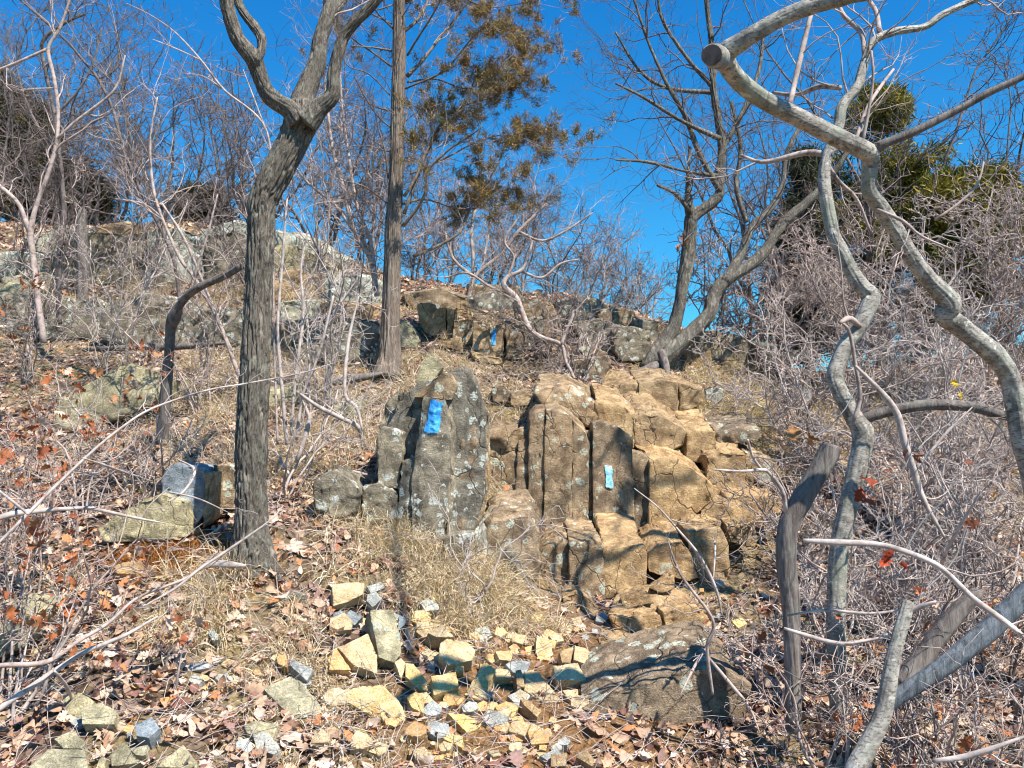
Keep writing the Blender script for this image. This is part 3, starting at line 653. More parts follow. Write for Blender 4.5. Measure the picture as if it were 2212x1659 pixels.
H = [
 ([(80,1170),(360,1135),(420,1220),(490,1270),(515,1340),(430,1395),(250,1300),(100,1220)],'gold','large flat golden stone with a pointed right end',.045),
 ([(80,900),(270,805),(330,950),(330,1065),(180,1010)],'sand','tan wedge-shaped slab leaning against the tall greenish stone',.05),
 ([(20,970),(70,905),(165,1040),(30,1040)],'orange','small orange triangular stone left of the tan wedge slab',.04),
 ([(285,660),(430,660),(470,820),(480,930),(440,985),(340,960)],'olive','tall greenish-grey slab standing above the tan wedge slab',.08),
 ([(45,500),(200,475),(250,490),(240,560),(130,610),(50,630)],'sand','rounded tan-grey stone uppermost on the left of the rubble',.05),
 ([(730,870),(770,845),(900,860),(950,910),(930,980),(780,1015),(720,950)],'sand','pale rounded stone with a dark left side in the middle of the rubble',.09),
 ([(1010,980),(1080,1045),(980,1230),(880,1190)],'gold','bright golden bar-shaped stone standing in orange dirt',.07),
 ([(670,1080),(830,1050),(845,1150),(690,1190)],'gold','ochre block left of the golden bar-shaped stone',.06),
 ([(1440,1005),(1600,988),(1650,1085),(1460,1105)],'sand','cube-like tan block with a sharp front edge',.10),
 ([(1340,820),(1430,860),(1440,950),(1360,985),(1330,930)],'sand','upright tan stone at the right end of the dry grass',.05),
 ([(1260,1050),(1340,1050),(1420,1130),(1490,1240),(1380,1250),(1260,1160)],'sand','flat dusty slab half buried left of the cube-like block',.04),
 ([(510,1000),(560,1000),(655,1130),(600,1165),(510,1080)],'gold','ochre stone crossed by the tree shadow below the greenish slab',.05),
 ([(515,1210),(570,1175),(625,1200),(620,1310),(550,1280)],'gold','upright ochre stone right of the large golden stone',.05),
 ([(775,1310),(860,1320),(990,1370),(980,1400),(900,1440),(870,1390)],'gold','three-pointed yellow stone below the golden bar',.035),
 ([(730,1470),(790,1450),(875,1460),(865,1530)],'gold','small flat yellow stone below the three-pointed one',.03),
 ([(1180,1360),(1300,1370),(1260,1460),(1160,1420)],'sand','left one of two pale flat stones parted by a crack',.03),
 ([(1310,1380),(1420,1430),(1340,1510),(1260,1470)],'sand','right one of two pale flat stones parted by a crack',.03),
 ([(655,800),(740,755),(820,840),(700,840)],'sand','tan block with a lit top just above the pale rounded stone',.07),
 ([(600,600),(650,585),(720,630),(720,665),(630,665)],'grey','grey stone lying in the dry grass tuft',.05),
 ([(770,670),(830,660),(890,740),(820,755)],'sand','pinkish tan flake below the grey stone in the grass',.03),
 ([(130,690),(160,660),(240,700),(190,755),(120,740)],'blue','blue-grey stone left of the tall greenish slab',.05),
 ([(50,680),(100,660),(130,690),(110,725),(60,725)],'blue','small dark blue-grey stone at the left end of the rubble',.05),
 ([(470,700),(520,710),(500,760),(460,790)],'blue','thin blue stone right of the tall greenish slab',.04),
 ([(265,510),(350,480),(380,520),(290,560)],'grey','flat grey stone in the shadow beside the grass',.03),
 ([(265,560),(320,545),(360,590),(300,640),(262,600)],'grey','pale grey stone directly above the tall greenish slab',.05),
 ([(1580,880),(1640,900),(1700,960),(1670,1010),(1570,980)],'sand','tan block behind the cube-like block',.08),
 ([(1480,920),(1570,890),(1560,980),(1500,980)],'tan','brown shaded block behind and left of the cube-like block',.08),
 ([(1235,1230),(1290,1230),(1370,1300),(1340,1340),(1260,1270)],'tan','dark red-brown elongated stone in the dirt',.05),
 ([(1650,1110),(1720,1080),(1800,1130),(1750,1220)],'sand','tan stone right of the cube-like block',.07),
 ([(1870,1180),(1920,1115),(2020,1160),(1960,1200)],'sand','pointed tan stone at the upper edge of the big dark slab',.07),
 ([(1910,1080),(1960,1050),(2050,1090),(2030,1160),(1940,1130)],'sand','light tan stone between the domed slab and the big dark slab',.06),
 ([(440,990),(480,970),(520,1010),(480,1090)],'sand','small greenish stone at the foot of the tall slab',.05),
 ([(600,930),(640,905),(695,930),(650,960)],'sand','small flat oval stone left of the pale rounded stone',.03),
 ([(820,1010),(880,1005),(870,1050),(820,1050)],'gold','tiny yellow cube stone under the pale rounded stone',.04),
 ([(650,990),(705,985),(690,1050),(650,1040)],'grey','small bluish chip above the ochre block',.04),
 ([(1590,1580),(1650,1520),(1700,1600),(1690,1650)],'tan','brown stone at the left corner of the big dark slab',.07),
 ([(1430,1570),(1530,1570),(1520,1650),(1430,1650)],'tan','brown block at the bottom edge left of the big dark slab',.06),
 ([(1500,1170),(1600,1160),(1600,1220),(1550,1230)],'sand','small tan stone just below the cube-like block',.04),
 ([(1205,1040),(1240,1035),(1265,1140),(1215,1160)],'tan','narrow brown stone right of the golden bar under dangling roots',.06),
 ([(1265,895),(1310,885),(1300,940),(1275,945)],'gold','small yellow chip left of the upright tan stone',.03),
 ([(1720,900),(1830,895),(1940,940),(1900,985),(1780,960)],'sand','reddish low rock at the lower edge of the domed slab',.05),
 ([(1730,985),(1830,975),(1830,1005),(1740,1010)],'sand','thin flat stone below the domed slab',.03),
]
for poly, m, lab, th in H: stone('h', poly, m, lab, th)
rk('flat_rock', 'o', [(1256,1536),(1317,1502),(1420,1475),(1480,1450),(1560,1440),(1625,1480),(1610,1560),(1500,1610),(1290,1645),(1262,1590)], 3.55, 'wall', .5, .10, None, 'big dark slab with a lit face in the lower right foreground', 'rock', amp=.7)
rk('boulder', 'g', [(-120,640),(0,605),(100,640),(240,705),(220,760),(140,880),(0,960),(-120,940)], 3.7, 'olive', .3, .0, None, 'olive boulder cut by the left edge of the picture', 'boulder')
L2 = [
 ([(1665,1160),(1830,1070),(1900,1120),(2060,1300),(1960,1340),(1850,1345)],'olive','dark olive diamond-shaped slab left of the golden stone',.05),
 ([(1830,1000),(1850,975),(1980,1040),(1940,1110)],'grey','grey angular stone above the dark olive slab',.06),
 ([(1750,940),(1810,950),(1810,1020),(1755,1000)],'orange','small orange stone left of the grey angular stone',.04),
 ([(850,1380),(960,1340),(1010,1400),(940,1475),(860,1450)],'blue','blue-grey angular stone alone in the leaf litter',.06),
 ([(340,1470),(460,1420),(545,1510),(520,1540),(400,1530)],'olive','smooth olive stone above the largest bottom-left slab',.05),
 ([(180,1670),(300,1540),(530,1540),(560,1680)],'olive','largest olive slab on the bottom edge at left',.06),
 ([(690,1560),(780,1500),(850,1570),(890,1620),(700,1640)],'olive','pointed grey-green stone near the bottom edge',.06),
 ([(810,1530),(930,1510),(920,1590),(860,1580)],'olive','brownish stone tucked behind the pointed grey-green stone',.04),
 ([(980,1650),(1160,1520),(1280,1660)],'olive','triangular olive slab on the bottom edge',.06),
 ([(390,1190),(500,1180),(600,1240),(500,1340),(400,1310)],'olive','olive stone with a chipped corner under the curved branch',.06),
 ([(510,1280),(640,1240),(730,1290),(720,1380),(520,1380)],'olive','olive stone partly covered by a pinkish leaf',.06),
 ([(1540,1390),(1600,1360),(1760,1390),(1720,1480),(1560,1440)],'olive','flat brownish slab below the dark olive slab',.04),
 ([(1600,1450),(1680,1430),(1770,1530),(1730,1570),(1620,1540)],'grey','pale grey flake lying on dry grass at the bottom',.04),
 ([(1490,1500),(1570,1470),(1600,1520),(1560,1580),(1490,1570)],'grey','small whitish stone left of the pale grey flake',.03),
 ([(730,380),(800,355),(890,360),(850,430),(740,430)],'orange','orange stone bedded in the rusty moss',.04),
 ([(1160,1010),(1330,990),(1320,1030),(1170,1050)],'grey','thin grey slate lying flat among the leaves',.02),
 ([(1190,1100),(1230,1060),(1290,1100),(1240,1140)],'grey','small grey stone below the thin grey slate',.03),
 ([(1000,1215),(1070,1210),(1040,1280)],'orange','little tan triangular chip in the litter',.03),
 ([(1310,800),(1350,780),(1400,850),(1340,850)],'grey','small grey stone at the edge of the bright grass clump',.03),
 ([(790,1310),(840,1290),(880,1330),(830,1370)],'orange','small orange-tan stone above the blue-grey angular stone',.03),
 ([(600,1659),(640,1570),(670,1600),(660,1659)],'olive','narrow olive sliver between bottom-edge slabs',.04),
]
for poly, m, lab, th in L2: stone('g', poly, m, lab, th)
rk('burl', 'g', [(1810,560),(1850,540),(1910,560),(1940,610),(1900,650),(1830,640)], 3.95, 'dark', .1, .0, None, 'round knobbly grey burl on the ground right of the oak base', 'burl')
# chips
for i in range(230):
    zone = random.random() if i < 170 else .3
    if zone < .6: px, py = random.gauss(1080, 190), random.uniform(1330, 1640)
    elif zone < .8: px, py = random.gauss(1500, 90), random.uniform(1180, 1480)
    else: px, py = random.uniform(60, 800), random.uniform(1400, 1640)
    if 1256 < px < 1640 and py > 1440: continue
    s = random.uniform(6, 19) if i < 170 else random.uniform(15, 32); k = random.randint(4, 6); a0 = random.random()*6
    poly = [(px+s*math.cos(a0+j*6.283/k)*random.uniform(.7, 1.2), py+.7*s*math.sin(a0+j*6.283/k)*random.uniform(.7, 1.2)) for j in range(k)]
    m = random.choice(['sand', 'gold', 'orange', 'sand', 'sand', 'grey'] if zone < .8 else ['sand', 'grey', 'orange', 'sand'])
    cn = {'sand': 'tan', 'gold': 'yellow', 'orange': 'orange-tan', 'grey': 'grey', 'olive': 'greenish', 'blue': 'blue-grey'}[m]
    wh = 'in the trail dirt among the rubble' if zone < .6 else ('beside the domed slab and ledge' if zone < .8 else 'in the leaf litter at lower left')
    if i < 170: stone('o', poly, m, f'small {cn} stone chip {wh}', .02, name='stone_chip', group=f'{cn} stone chips {wh}')
    else: stone('o', poly, m, f'fist-sized angular {cn} stone {wh}', .035, group=f'fist-sized {cn} stones of the rubble')

# ------------------------------------------------------------------ litter, grass, moss (stuff)
def basis(n, N_):
    a = unit(np.cross(n, unit(RNG.normal(size=(N_, 3))))); b = np.cross(n, a); return a, b
def gnormals(x, y):
    e = .1; gx_ = (G(x+e, y)-G(x-e, y))/(2*e); gy_ = (G(x, y+e)-G(x, y-e))/(2*e)
    return unit(np.stack([-gx_, -gy_, np.ones_like(x)], -1))
LOAK = np.array([(0,-.08),(0.03,.08),(.16,.12),(.10,.25),(.30,.36),(.14,.45),(.34,.62),(.15,.66),(.20,.86),(.05,.88),(0,1.02)])
LOVAL = np.array([(0,-.06),(.02,.05),(.12,.16),(.20,.30),(.235,.45),(.22,.6),(.16,.76),(.08,.9),(.02,.98),(.0,1.0),(0,1.04)])
def leaves(c, n, size, tilt, cols, kind):
    N_ = len(c); n = unit(n+RNG.normal(size=(N_, 3))*tilt[:, None]); a, b = basis(n, N_)
    T = LOAK if kind else LOVAL; K_ = len(T)
    u = np.concatenate([T[:, 0], -T[:, 0], np.zeros(K_)]); w = np.concatenate([T[:, 1]]*3)-.5
    cu = RNG.uniform(-2.2, 3.6, N_)[:, None]; cw = RNG.uniform(-.5, .9, N_)[:, None]; tw = RNG.normal(size=(N_, 1))*.5
    uj = u[None]*(1+.25*RNG.normal(size=(N_, 1)))
    h = cu*u[None]**2+cw*w[None]**2+tw*u[None]*w[None]+.05*RNG.normal(size=(N_, 3*K_))*(np.abs(u) > .01)
    v = c[:, None, :]+size[:, None, None]*(uj[..., None]*a[:, None, :]+w[None, :, None]*b[:, None, :]+h[..., None]*n[:, None, :])
    q = [];
    for k in range(K_-1): q += [(k, k+1, 2*K_+k+1, 2*K_+k), (K_+k+1, K_+k, 2*K_+k, 2*K_+k+1)]
    f = (np.array(q)[None]+(np.arange(N_)*3*K_)[:, None, None]).reshape(-1, 4)
    cc = np.repeat(cols, 3*K_, 0)
    return v.reshape(-1, 3), f, cc
PAL = np.array([(.48,.32,.22),(.60,.44,.33),(.34,.20,.13),(.22,.11,.085),(.64,.50,.41),(.50,.21,.09),(.32,.20,.17),(.58,.32,.17)])
def litter_cols(n, p=(.22,.22,.15,.1,.14,.04,.09,.04)):
    return PAL[RNG.choice(len(PAL), n, p=p)]*RNG.uniform(.75, 1.2, (n, 1))
def scatter(n, y0, y1, power=1.0):
    y = y0+(y1-y0)*RNG.uniform(0, 1, n)**power; x = RNG.uniform(-1, 1, n)*(y*.66+.7); return x, y
def pix(x, y, z):
    r = z-EYE; d = y*cp+r*sp; return CX+FPX*x/d, CY-FPX*(r*cp-y*sp)/d
B = Bag(); n = 40000
x, y = scatter(n, 1.6, 10.0, .95); z = G(x, y, True); px, py = pix(x, y, z)
dirt = np.exp(-((px-1080)/230)**2-((py-1540)/150)**2)+np.exp(-((px-1330)/190)**2-((py-1390)/110)**2)
mossy = np.exp(-((px-390)/130)**2-((py-1215)/42)**2)
wall = ((px > 1040) & (px < 1680) & (py > 850) & (py < 1290))
grassy = np.exp(-((px-980)/130)**2-((py-1250)/100)**2)*.4+.25*(py < 900)+.25*((px > 550) & (px < 900) & (py > 1400))
keep = (RNG.uniform(size=n) > dirt*.93+grassy+mossy*1.1) & ~(wall & (RNG.uniform(size=n) < .8)); 
for sx_, sy_, sr_ in STN: keep &= ~(((x-sx_)**2+((y-sy_)*.8)**2 < (sr_*.95)**2) & (RNG.uniform(size=n) < .93))
x, y, z = x[keep], y[keep], z[keep]; n = len(x)
nn = gnormals(x, y); c = np.stack([x, y, z], -1)+nn*RNG.uniform(.002, .03, n)[:, None]
cols = litter_cols(n); sz = RNG.uniform(.028, .068, n); big = RNG.uniform(size=n) < .05; sz[big] *= 1.5; sz *= 1+.22*(y < 4.5)
tl = RNG.uniform(.15, .75, n); x2 = RNG.uniform(-9, 5, 9000); y2 = RNG.uniform(9, 14, 9000); n2_ = gnormals(x2, y2); c = np.vstack([c, np.stack([x2, y2, G(x2, y2, True)+.03], -1)]); nn = np.vstack([nn, n2_]); sz = np.concatenate([sz, RNG.uniform(.06, .11, 9000)]); tl = np.concatenate([tl, np.full(9000, .5)]); cols = np.vstack([cols, litter_cols(9000)]); n += 9000
h = RNG.uniform(size=n) < .36
for k in (0, 1):
    m = h == bool(k); v, f, cc = leaves(c[m], nn[m], sz[m], tl[m], cols[m], k); B.add(v, f, cc)
tag(B.build('leaf_litter', M['leaf']), 'pinkish tan dead oak leaves covering the hillside', 'leaf litter', kind='stuff')

B = Bag(); n = 15000
x, y = scatter(n, 1.6, 9.5); z = G(x, y, True); nn = gnormals(x, y)
d = unit(RNG.normal(size=(n, 3))); d = unit(d-nn*(d*nn).sum(1, keepdims=True)*.85)
st = np.stack([x, y, z], -1)+nn*RNG.uniform(.005, .035, n)[:, None]
p, r = grow(st, d, RNG.uniform(.05, .34, n), RNG.uniform(.0010, .0028, n), RNG.uniform(.0006, .0012, n), 4, .25, 0)
v, f = tubes(p, r, 3); B.add(v, f); tag(B.build('twig_litter', M['twigp']), 'small pale fallen twigs strewn over the leaf litter', 'twig litter', kind='stuff')

def blades(bag, c, n, L, droop, cols, w=.0024, Kp=5):
    N_ = len(c); d = unit(n+RNG.normal(size=(N_, 3))*.75); pts = np.zeros((N_, Kp, 3)); pts[:, 0] = c; dd = d
    for k in range(1, Kp):
        dd = unit(dd+np.array([0, -.06, -1])*droop[:, None]*(k/Kp)+RNG.normal(size=(N_, 3))*.12); pts[:, k] = pts[:, k-1]+dd*(L/(Kp-1))[:, None]
    sd = unit(np.cross(d, RNG.normal(size=(N_, 3)))); ww = (w*RNG.uniform(.6, 1.3, N_))[:, None]*np.linspace(1, .25, Kp)[None]
    v = np.stack([pts-sd[:, None]*ww[..., None], pts+sd[:, None]*ww[..., None]], 2); idx = np.arange(N_*Kp*2).reshape(N_, Kp, 2)
    f = np.stack([idx[:, :-1, 0], idx[:, :-1, 1], idx[:, 1:, 1], idx[:, 1:, 0]], -1).reshape(-1, 4)
    bag.add(v.reshape(-1, 3), f, np.repeat(cols, Kp*2, 0))
GP = np.array([(.74,.61,.40),(.60,.47,.28),(.84,.74,.57),(.42,.31,.18),(.36,.33,.13),(.52,.36,.17)])
def tuft(bag, px, py, spread, nt, nb, L, warm=1.0, pal=(.28,.24,.2,.12,.04,.12), Ls=None):
    h = hit(px, py); n = nt
    tx = h[0]+RNG.normal(size=nt)*spread; ty = h[1]+RNG.normal(size=nt)*spread*1.1
    bx = np.repeat(tx, nb)+RNG.normal(size=nt*nb)*.025; by = np.repeat(ty, nb)+RNG.normal(size=nt*nb)*.025
    c = np.stack([bx, by, G(bx, by, True)-.005], -1); nn = gnormals(bx, by)
    out = np.stack([bx-np.repeat(tx, nb), by-np.repeat(ty, nb), 0*bx], -1)*18+np.array([0, -.25, .35])
    cols = GP[RNG.choice(len(GP), nt*nb, p=pal)]*RNG.uniform(.7, 1.15, (nt*nb, 1))*np.array([1, 1, 1/warm])
    blades(bag, c, nn*.6+out, L*RNG.uniform(.5, 1.25, nt*nb), RNG.uniform(.25, 1.1, nt*nb), cols)
def grass(name, label, spots, warm=1.0):
    b = Bag()
    for s in spots: tuft(b, *s, warm=warm)
    tag(b.build(name, M['grass']), label, 'dry grass', kind='stuff')
grass('dry_grass', 'pale dry grass drooping below the blazed rock pillar', [(840,1120,.10,12,55,.20),(800,1180,.12,14,55,.19),(880,1210,.14,16,60,.19),(960,1230,.14,18,60,.19),
  (1030,1270,.12,16,55,.18),(1090,1310,.10,14,60,.17),(1130,1350,.09,10,55,.16),(940,1290,.13,16,55,.17),(1000,1330,.10,12,50,.16),(1060,1240,.08,8,50,.18),(760,1130,.08,6,50,.18),(900,1170,.06,6,50,.18),(700,1090,.15,10,45,.17)])
grass('dry_grass', 'bright straw-coloured grass clump in the leaf litter at lower left', [(455,1270,.10,12,60,.15),(430,1310,.11,13,60,.15),(480,1330,.08,8,50,.13),(600,1380,.09,11,55,.14),(110,1290,.10,7,40,.14),(350,1360,.12,8,40,.13)])
grass('dry_grass', 'short matted dry grass among the loose stones at the bottom', [(560,1480,.16,26,40,.06),(640,1560,.16,26,40,.06),(760,1500,.12,18,40,.06),(700,1600,.15,20,40,.06),(980,1620,.10,9,40,.06),(600,1440,.10,10,40,.07),(1010,1395,.10,12,45,.07)])
grass('dry_grass', 'golden dry grass on the bank around the cedar trunk', [(720,840,.35,30,55,.17),(640,880,.4,30,55,.17),(780,870,.3,24,50,.16),(900,790,.3,20,50,.15),(760,960,.2,16,55,.19),(1000,830,.3,24,50,.14),(1100,850,.25,20,50,.14),(1180,800,.3,16,50,.13),(740,910,.3,20,50,.17),(1150,900,.1,6,50,.14),
  (600,950,.3,22,50,.17),(440,930,.3,24,50,.16),(400,870,.35,24,50,.17),(560,830,.4,26,50,.17),(480,800,.4,24,50,.17),(400,770,.4,20,50,.18),(620,780,.4,22,50,.18),(250,980,.3,14,50,.17),(430,1010,.2,14,50,.17),(660,1020,.2,16,50,.17)], .95)
grass('dry_grass', 'tawny grass tussocks on the rocks of the left ridge', [(290,610,.25,16,70,.34),(330,625,.2,12,70,.34),(260,590,.2,8,60,.3),(490,625,.25,14,70,.32),(640,620,.35,18,60,.28),(600,640,.3,14,60,.28),(700,640,.4,18,60,.26),(540,600,.3,10,60,.3),(660,540,.5,12,50,.26),(400,500,.6,10,50,.25),(740,600,.4,14,50,.22)], .95)
grass('dry_grass', 'golden dry grass strip on the right crest behind the rock shelf', [(1500,800,.35,26,60,.16),(1560,805,.35,26,60,.16),(1620,812,.35,26,60,.16),(1680,820,.4,26,60,.16),(1750,840,.4,20,55,.16),(1600,870,.25,16,50,.15),(1560,900,.12,9,55,.16),(1620,930,.2,14,50,.15),(1680,960,.25,16,50,.15),(1850,880,.5,24,50,.17),(1700,900,.3,16,50,.15),(1900,950,.4,18,50,.16)], 1.15)
grass('dry_grass', 'thin grass tufts among the upper ledges below the crest', [(1040,600,.3,12,50,.14),(1090,640,.2,10,50,.15),(1180,670,.3,10,45,.14),(1330,760,.2,8,45,.12),(990,660,.2,6,45,.13),(920,650,.25,8,45,.14),(1000,790,.25,12,45,.12)])

def moss(label, spots):
    b = Bag()
    for px, py, sx, sy, n in spots:
        h = hit(px, py); x = h[0]+RNG.normal(size=n)*sx; y = h[1]+RNG.normal(size=n)*sy
        c = np.stack([x, y, G(x, y, True)+RNG.uniform(0, .012, n)], -1)
        cols = np.array([(.30,.10,.025),(.40,.17,.035),(.20,.07,.025),(.36,.25,.05)])[RNG.choice(4, n, p=(.4,.3,.2,.1))]*RNG.uniform(.7, 1.2, (n, 1))
        blades(b, c, gnormals(x, y), RNG.uniform(.008, .022, n), np.full(n, .1), cols, .0022, 3)
    tag(b.build('moss', M['moss']), label, 'moss', kind='stuff')
moss('rusty brown moss carpet in front of the low grey-green boulder', [(300,1190,.13,.09,5000),(380,1200,.14,.10,6500),(440,1235,.12,.08,5000),(480,1260,.07,.07,2500),(540,1250,.05,.06,1500)])
moss('orange moss patch under the left bank near the leaning snag', [(300,932,.14,.06,2500),(250,920,.12,.06,1800)])

# ------------------------------------------------------------------ trees
def finish(bag, name, mat, parent, kind=True):
    o = bag.build(name, mat, parent)
    if o and kind: o['kind'] = 'stuff'
    return o
def base_of(pl): return [float(q) for q in pl[0, :3]]

# forked oak
tr = lead('o', [(543,1240,44),(545,1195,40),(543,1120,35),(543,950,35),(551,800,34),(558,650,31),(564,500,31),(570,430,33),(600,370,36),(630,310,36),(650,262,38),(652,225,34)], 4.15, 4.15)
tr[:, 3] *= 0.84
T = thing('oak_tree', 'grey fissured oak trunk forking into three limbs, nearest tree left of centre', 'tree', base_of(tr))
trunk_mesh('trunk', tr, M['oak'], T, 120, .009, .014, (6, 3), .05, 3, .5)
lm = [lead('o', [(645,262,28),(625,236,20),(581,205,17),(557,150,16),(547,126,17),(513,82,15),(496,34,14),(489,0,14),(484,-60,12),(500,-150,9)], 4.1, 3.9),
      lead('o', [(649,250,30),(655,215,24),(671,171,20),(684,137,18),(692,85,15),(707,41,15),(715,0,15),(700,-60,11),(705,-150,8)], 4.15, 4.3),
      lead('o', [(660,262,30),(690,232,20),(718,205,15),(721,154,12),(740,85,11),(770,44,11),(805,10,10),(840,-40,9),(880,-120,7)], 4.1, 4.0),
      lead('o', [(550,132,12),(563,112,8),(564,82,9),(547,55,9),(523,24,8),(510,-10,8),(500,-70,6)], 4.0, 4.1),
      lead('o', [(712,30,13),(735,5,10),(760,-50,8),(800,-120,6)], 4.25, 4.5)]
for i, l in enumerate(lm): trunk_mesh('limb', l, M['oak'], T, 64, .012, .007, (6, 3), .05, 11+i)
bg = Bag(); sprout(bg, lm, 2.6, .5, 5, .5, 4, .5, .0010, .006, .22, .1, .45); finish(bg, 'twigs', M['twig'], T)
# surface roots
for pts in ([(560,1195,16),(590,1225,10),(605,1260,7),(640,1275,5)], [(530,1195,16),(505,1215,10),(480,1235,5)]):
    q = K('o', pts); l = []
    for a in q: h = hit(a[0], a[1]); l.append([h[0], h[1], h[2]+.01, a[2]*4.1/FPX])
    trunk_mesh('root', np.array(l), M['oak'], T, 20, .02, .004, (6, 3), .15, 5)

# red cedar
tr = lead('o', [(838,812,30),(842,770,24),(843,720,22),(845,650,22),(848,560,21),(850,480,20),(855,400,18),(858,300,18),(860,200,17),(862,100,16),(862,0,14),(862,-120,12),(860,-260,8)], 6.6)
tr[:, 3] *= 0.82
T = thing('cedar_tree', 'tall straight red cedar with peeling bark and sparse bronze foliage, centre left', 'tree', base_of(tr))
trunk_mesh('trunk', tr, M['cedar'], T, 80, .018, .010, (9, 1.2), .04, 8, .3)
cl = [lead('b', [(500,1350,12),(600,1080,9),(700,850,8),(800,740,7),(900,660,5),(1100,610,3)], 6.6, 6.9), lead('b', [(490,1430,12),(580,1320,10),(640,1200,9),(650,1080,8),(780,950,6),(900,870,4),(1000,800,3)], 6.6, 6.3),
      lead('b', [(500,1240,10),(570,1130,10),(640,960,9),(730,790,8),(840,740,6),(950,500,4),(1010,400,3)], 6.55, 6.8), lead('b', [(520,480,14),(600,400,12),(680,300,9),(760,200,7),(870,60,5),(960,-60,4)], 6.6, 6.9),
      lead('b', [(520,350,7),(600,220,6),(700,60,5),(760,-60,4)], 6.6, 6.2), lead('b', [(500,200,10),(580,130,10),(640,30,8),(680,-60,6)], 6.6, 6.9),
      lead('b', [(560,1620,11),(700,1560,9),(850,1470,9),(900,1350,8),(1010,1180,6),(1090,1040,5),(1160,900,4),(1300,860,3)], 6.7, 7.2),
      lead('b', [(520,520,6),(700,500,5),(900,560,4),(1080,470,3),(1250,480,2)], 6.6, 7.0), lead('b', [(490,1290,8),(640,1260,6),(850,1320,5),(1060,1300,3),(1280,1280,2)], 6.6, 7.2),
      lead('b', [(510,560,6),(760,440,6),(980,190,4),(1150,200,3)], 6.6, 6.2), lead('b', [(520,-40,8),(760,-60,6),(1000,40,4),(1200,30,2),(1290,0,2)], 6.6, 6.4), lead('b', [(540,1100,6),(760,1000,5),(1000,880,4),(1200,860,3),(1400,960,2)], 6.6, 6.9),
      lead('b', [(800,740,6),(960,700,4),(1150,560,3),(1400,480,2)], 6.8, 6.9)]
deadb = [lead('b', [(420,420,7),(300,330,6),(170,240,4),(80,120,2)], 6.6, 6.2), lead('b', [(420,320,8),(300,300,5),(160,290,3)], 6.6, 6.3), lead('b', [(410,700,6),(280,650,4),(180,470,2)], 6.6, 6.4), lead('b', [(420,810,5),(330,730,4),(220,560,2)], 6.6, 6.3),
         lead('b', [(400,1130,7),(380,960,5),(330,780,3),(300,560,2)], 6.6, 6.4), lead('b', [(410,960,4),(250,920,3),(60,940,2)], 6.6, 6.3), lead('b', [(430,180,6),(330,80,4),(280,-20,3)], 6.6, 6.2), lead('b', [(400,1290,5),(250,1180,4),(60,1130,2)], 6.6, 6.3),
         lead('b', [(430,30,5),(300,60,4),(160,-20,3)], 6.6, 6.2)]
cl += [lead('b', [(420,150,6),(300,90,5),(200,30,3),(120,-40,2)], 6.6, 6.9), lead('b', [(410,600,5),(280,470,4),(150,420,3),(90,330,2)], 6.6, 7.0)]
for l in cl+deadb: trunk_mesh('branch', l, M['cedar'], T, 12, .04, .002, (6, 3), .05, 3)
def sprays(tips, n, L=.045, nb=5, pal=None, w=.004, sc=.03, bias=None):
    P3 = tips; i = RNG.integers(0, len(P3), n); j = RNG.integers(2, P3.shape[1], n); c = P3[i, j]; d = unit(P3[i, j]-P3[i, j-1])
    c = np.repeat(c, nb, 0)+RNG.normal(size=(n*nb, 3))*sc; d = np.repeat(d, nb, 0)
    cols = np.array(pal)[np.repeat(RNG.integers(0, len(pal), n), nb)]*RNG.uniform(.6, 1.3, (n*nb, 1))
    b = Bag(); blades(b, c, d*.9, L*RNG.uniform(.5, 1.3, n*nb), np.full(n*nb, .05), cols, w, 3); return b
tips = []; bg = Bag(); sprout(bg, cl, 9, .48, 5, .5, 3, .55, .0011, .005, .2, .12, .25, tips=tips, ang=(.35, .95)); finish(bg, 'twigs', M['twig'], T)
bg = Bag(); sprout(bg, deadb, 10, .42, 5, .55, 4, .6, .0011, .004, .22, .05, .1, ang=(.4, 1.0)); sprout(bg, [tr[3:]], 9, .45, 5, .5, 3, .5, .0011, .004, .22, .05, .05, ang=(.8, 1.5)); finish(bg, 'dead_twigs', M['twigd'], T)
tp3 = np.concatenate([t for t in tips if t.shape[1] == 4])
# foliage only sits on clumps at the outer ends
dd_ = 1.0*noise(tp3[:, -1]*6.5, 21)+.35*(tp3[:, -1, 0]-tr[0, 0]-.5); tp3 = tp3[dd_ > -.02]
CED = [(.24,.18,.06),(.18,.17,.06),(.32,.19,.07),(.13,.13,.045),(.36,.20,.09)]
o = sprays(tp3, 12000, .038, 5, CED, .0026, .016).build('foliage', M['needle'], T); o['kind'] = 'stuff'

# beech: arching main stem
main = lead('o', [(2300,1450,30),(2262,1200,26),(2230,1030,22),(2206,950,21),(2184,830,21),(2157,779,22),(2122,745,22),(2071,704,22),(2042,680,25),(2050,653,24),(2003,601,19),(1969,557,18),(1934,496,18),(1900,444,18),(1878,410,18),(1879,359,19),(1880,328,20)], 3.1, 2.75)
main[:, 3] *= 0.92
T = thing('beech_tree', 'smooth grey arching trunk with a sawn stub, reaching in from the right edge', 'tree', base_of(main))
trunk_mesh('trunk', main, M['beech'], T, 48, .012, .003, (4, 2), .10, 21)
l1 = lead('o', [(1884,334,19),(1849,316,20),(1798,292,20),(1729,256,20),(1661,222,20),(1613,190,21),(1582,158,21),(1566,134,22),(1548,122,26)], 2.75, 2.45)
l2 = lead('o', [(1560,130,24),(1570,112,23),(1593,96,21),(1627,74,19),(1695,36,18),(1764,10,18),(1832,-8,17),(1930,-45,15)], 2.47, 2.3)
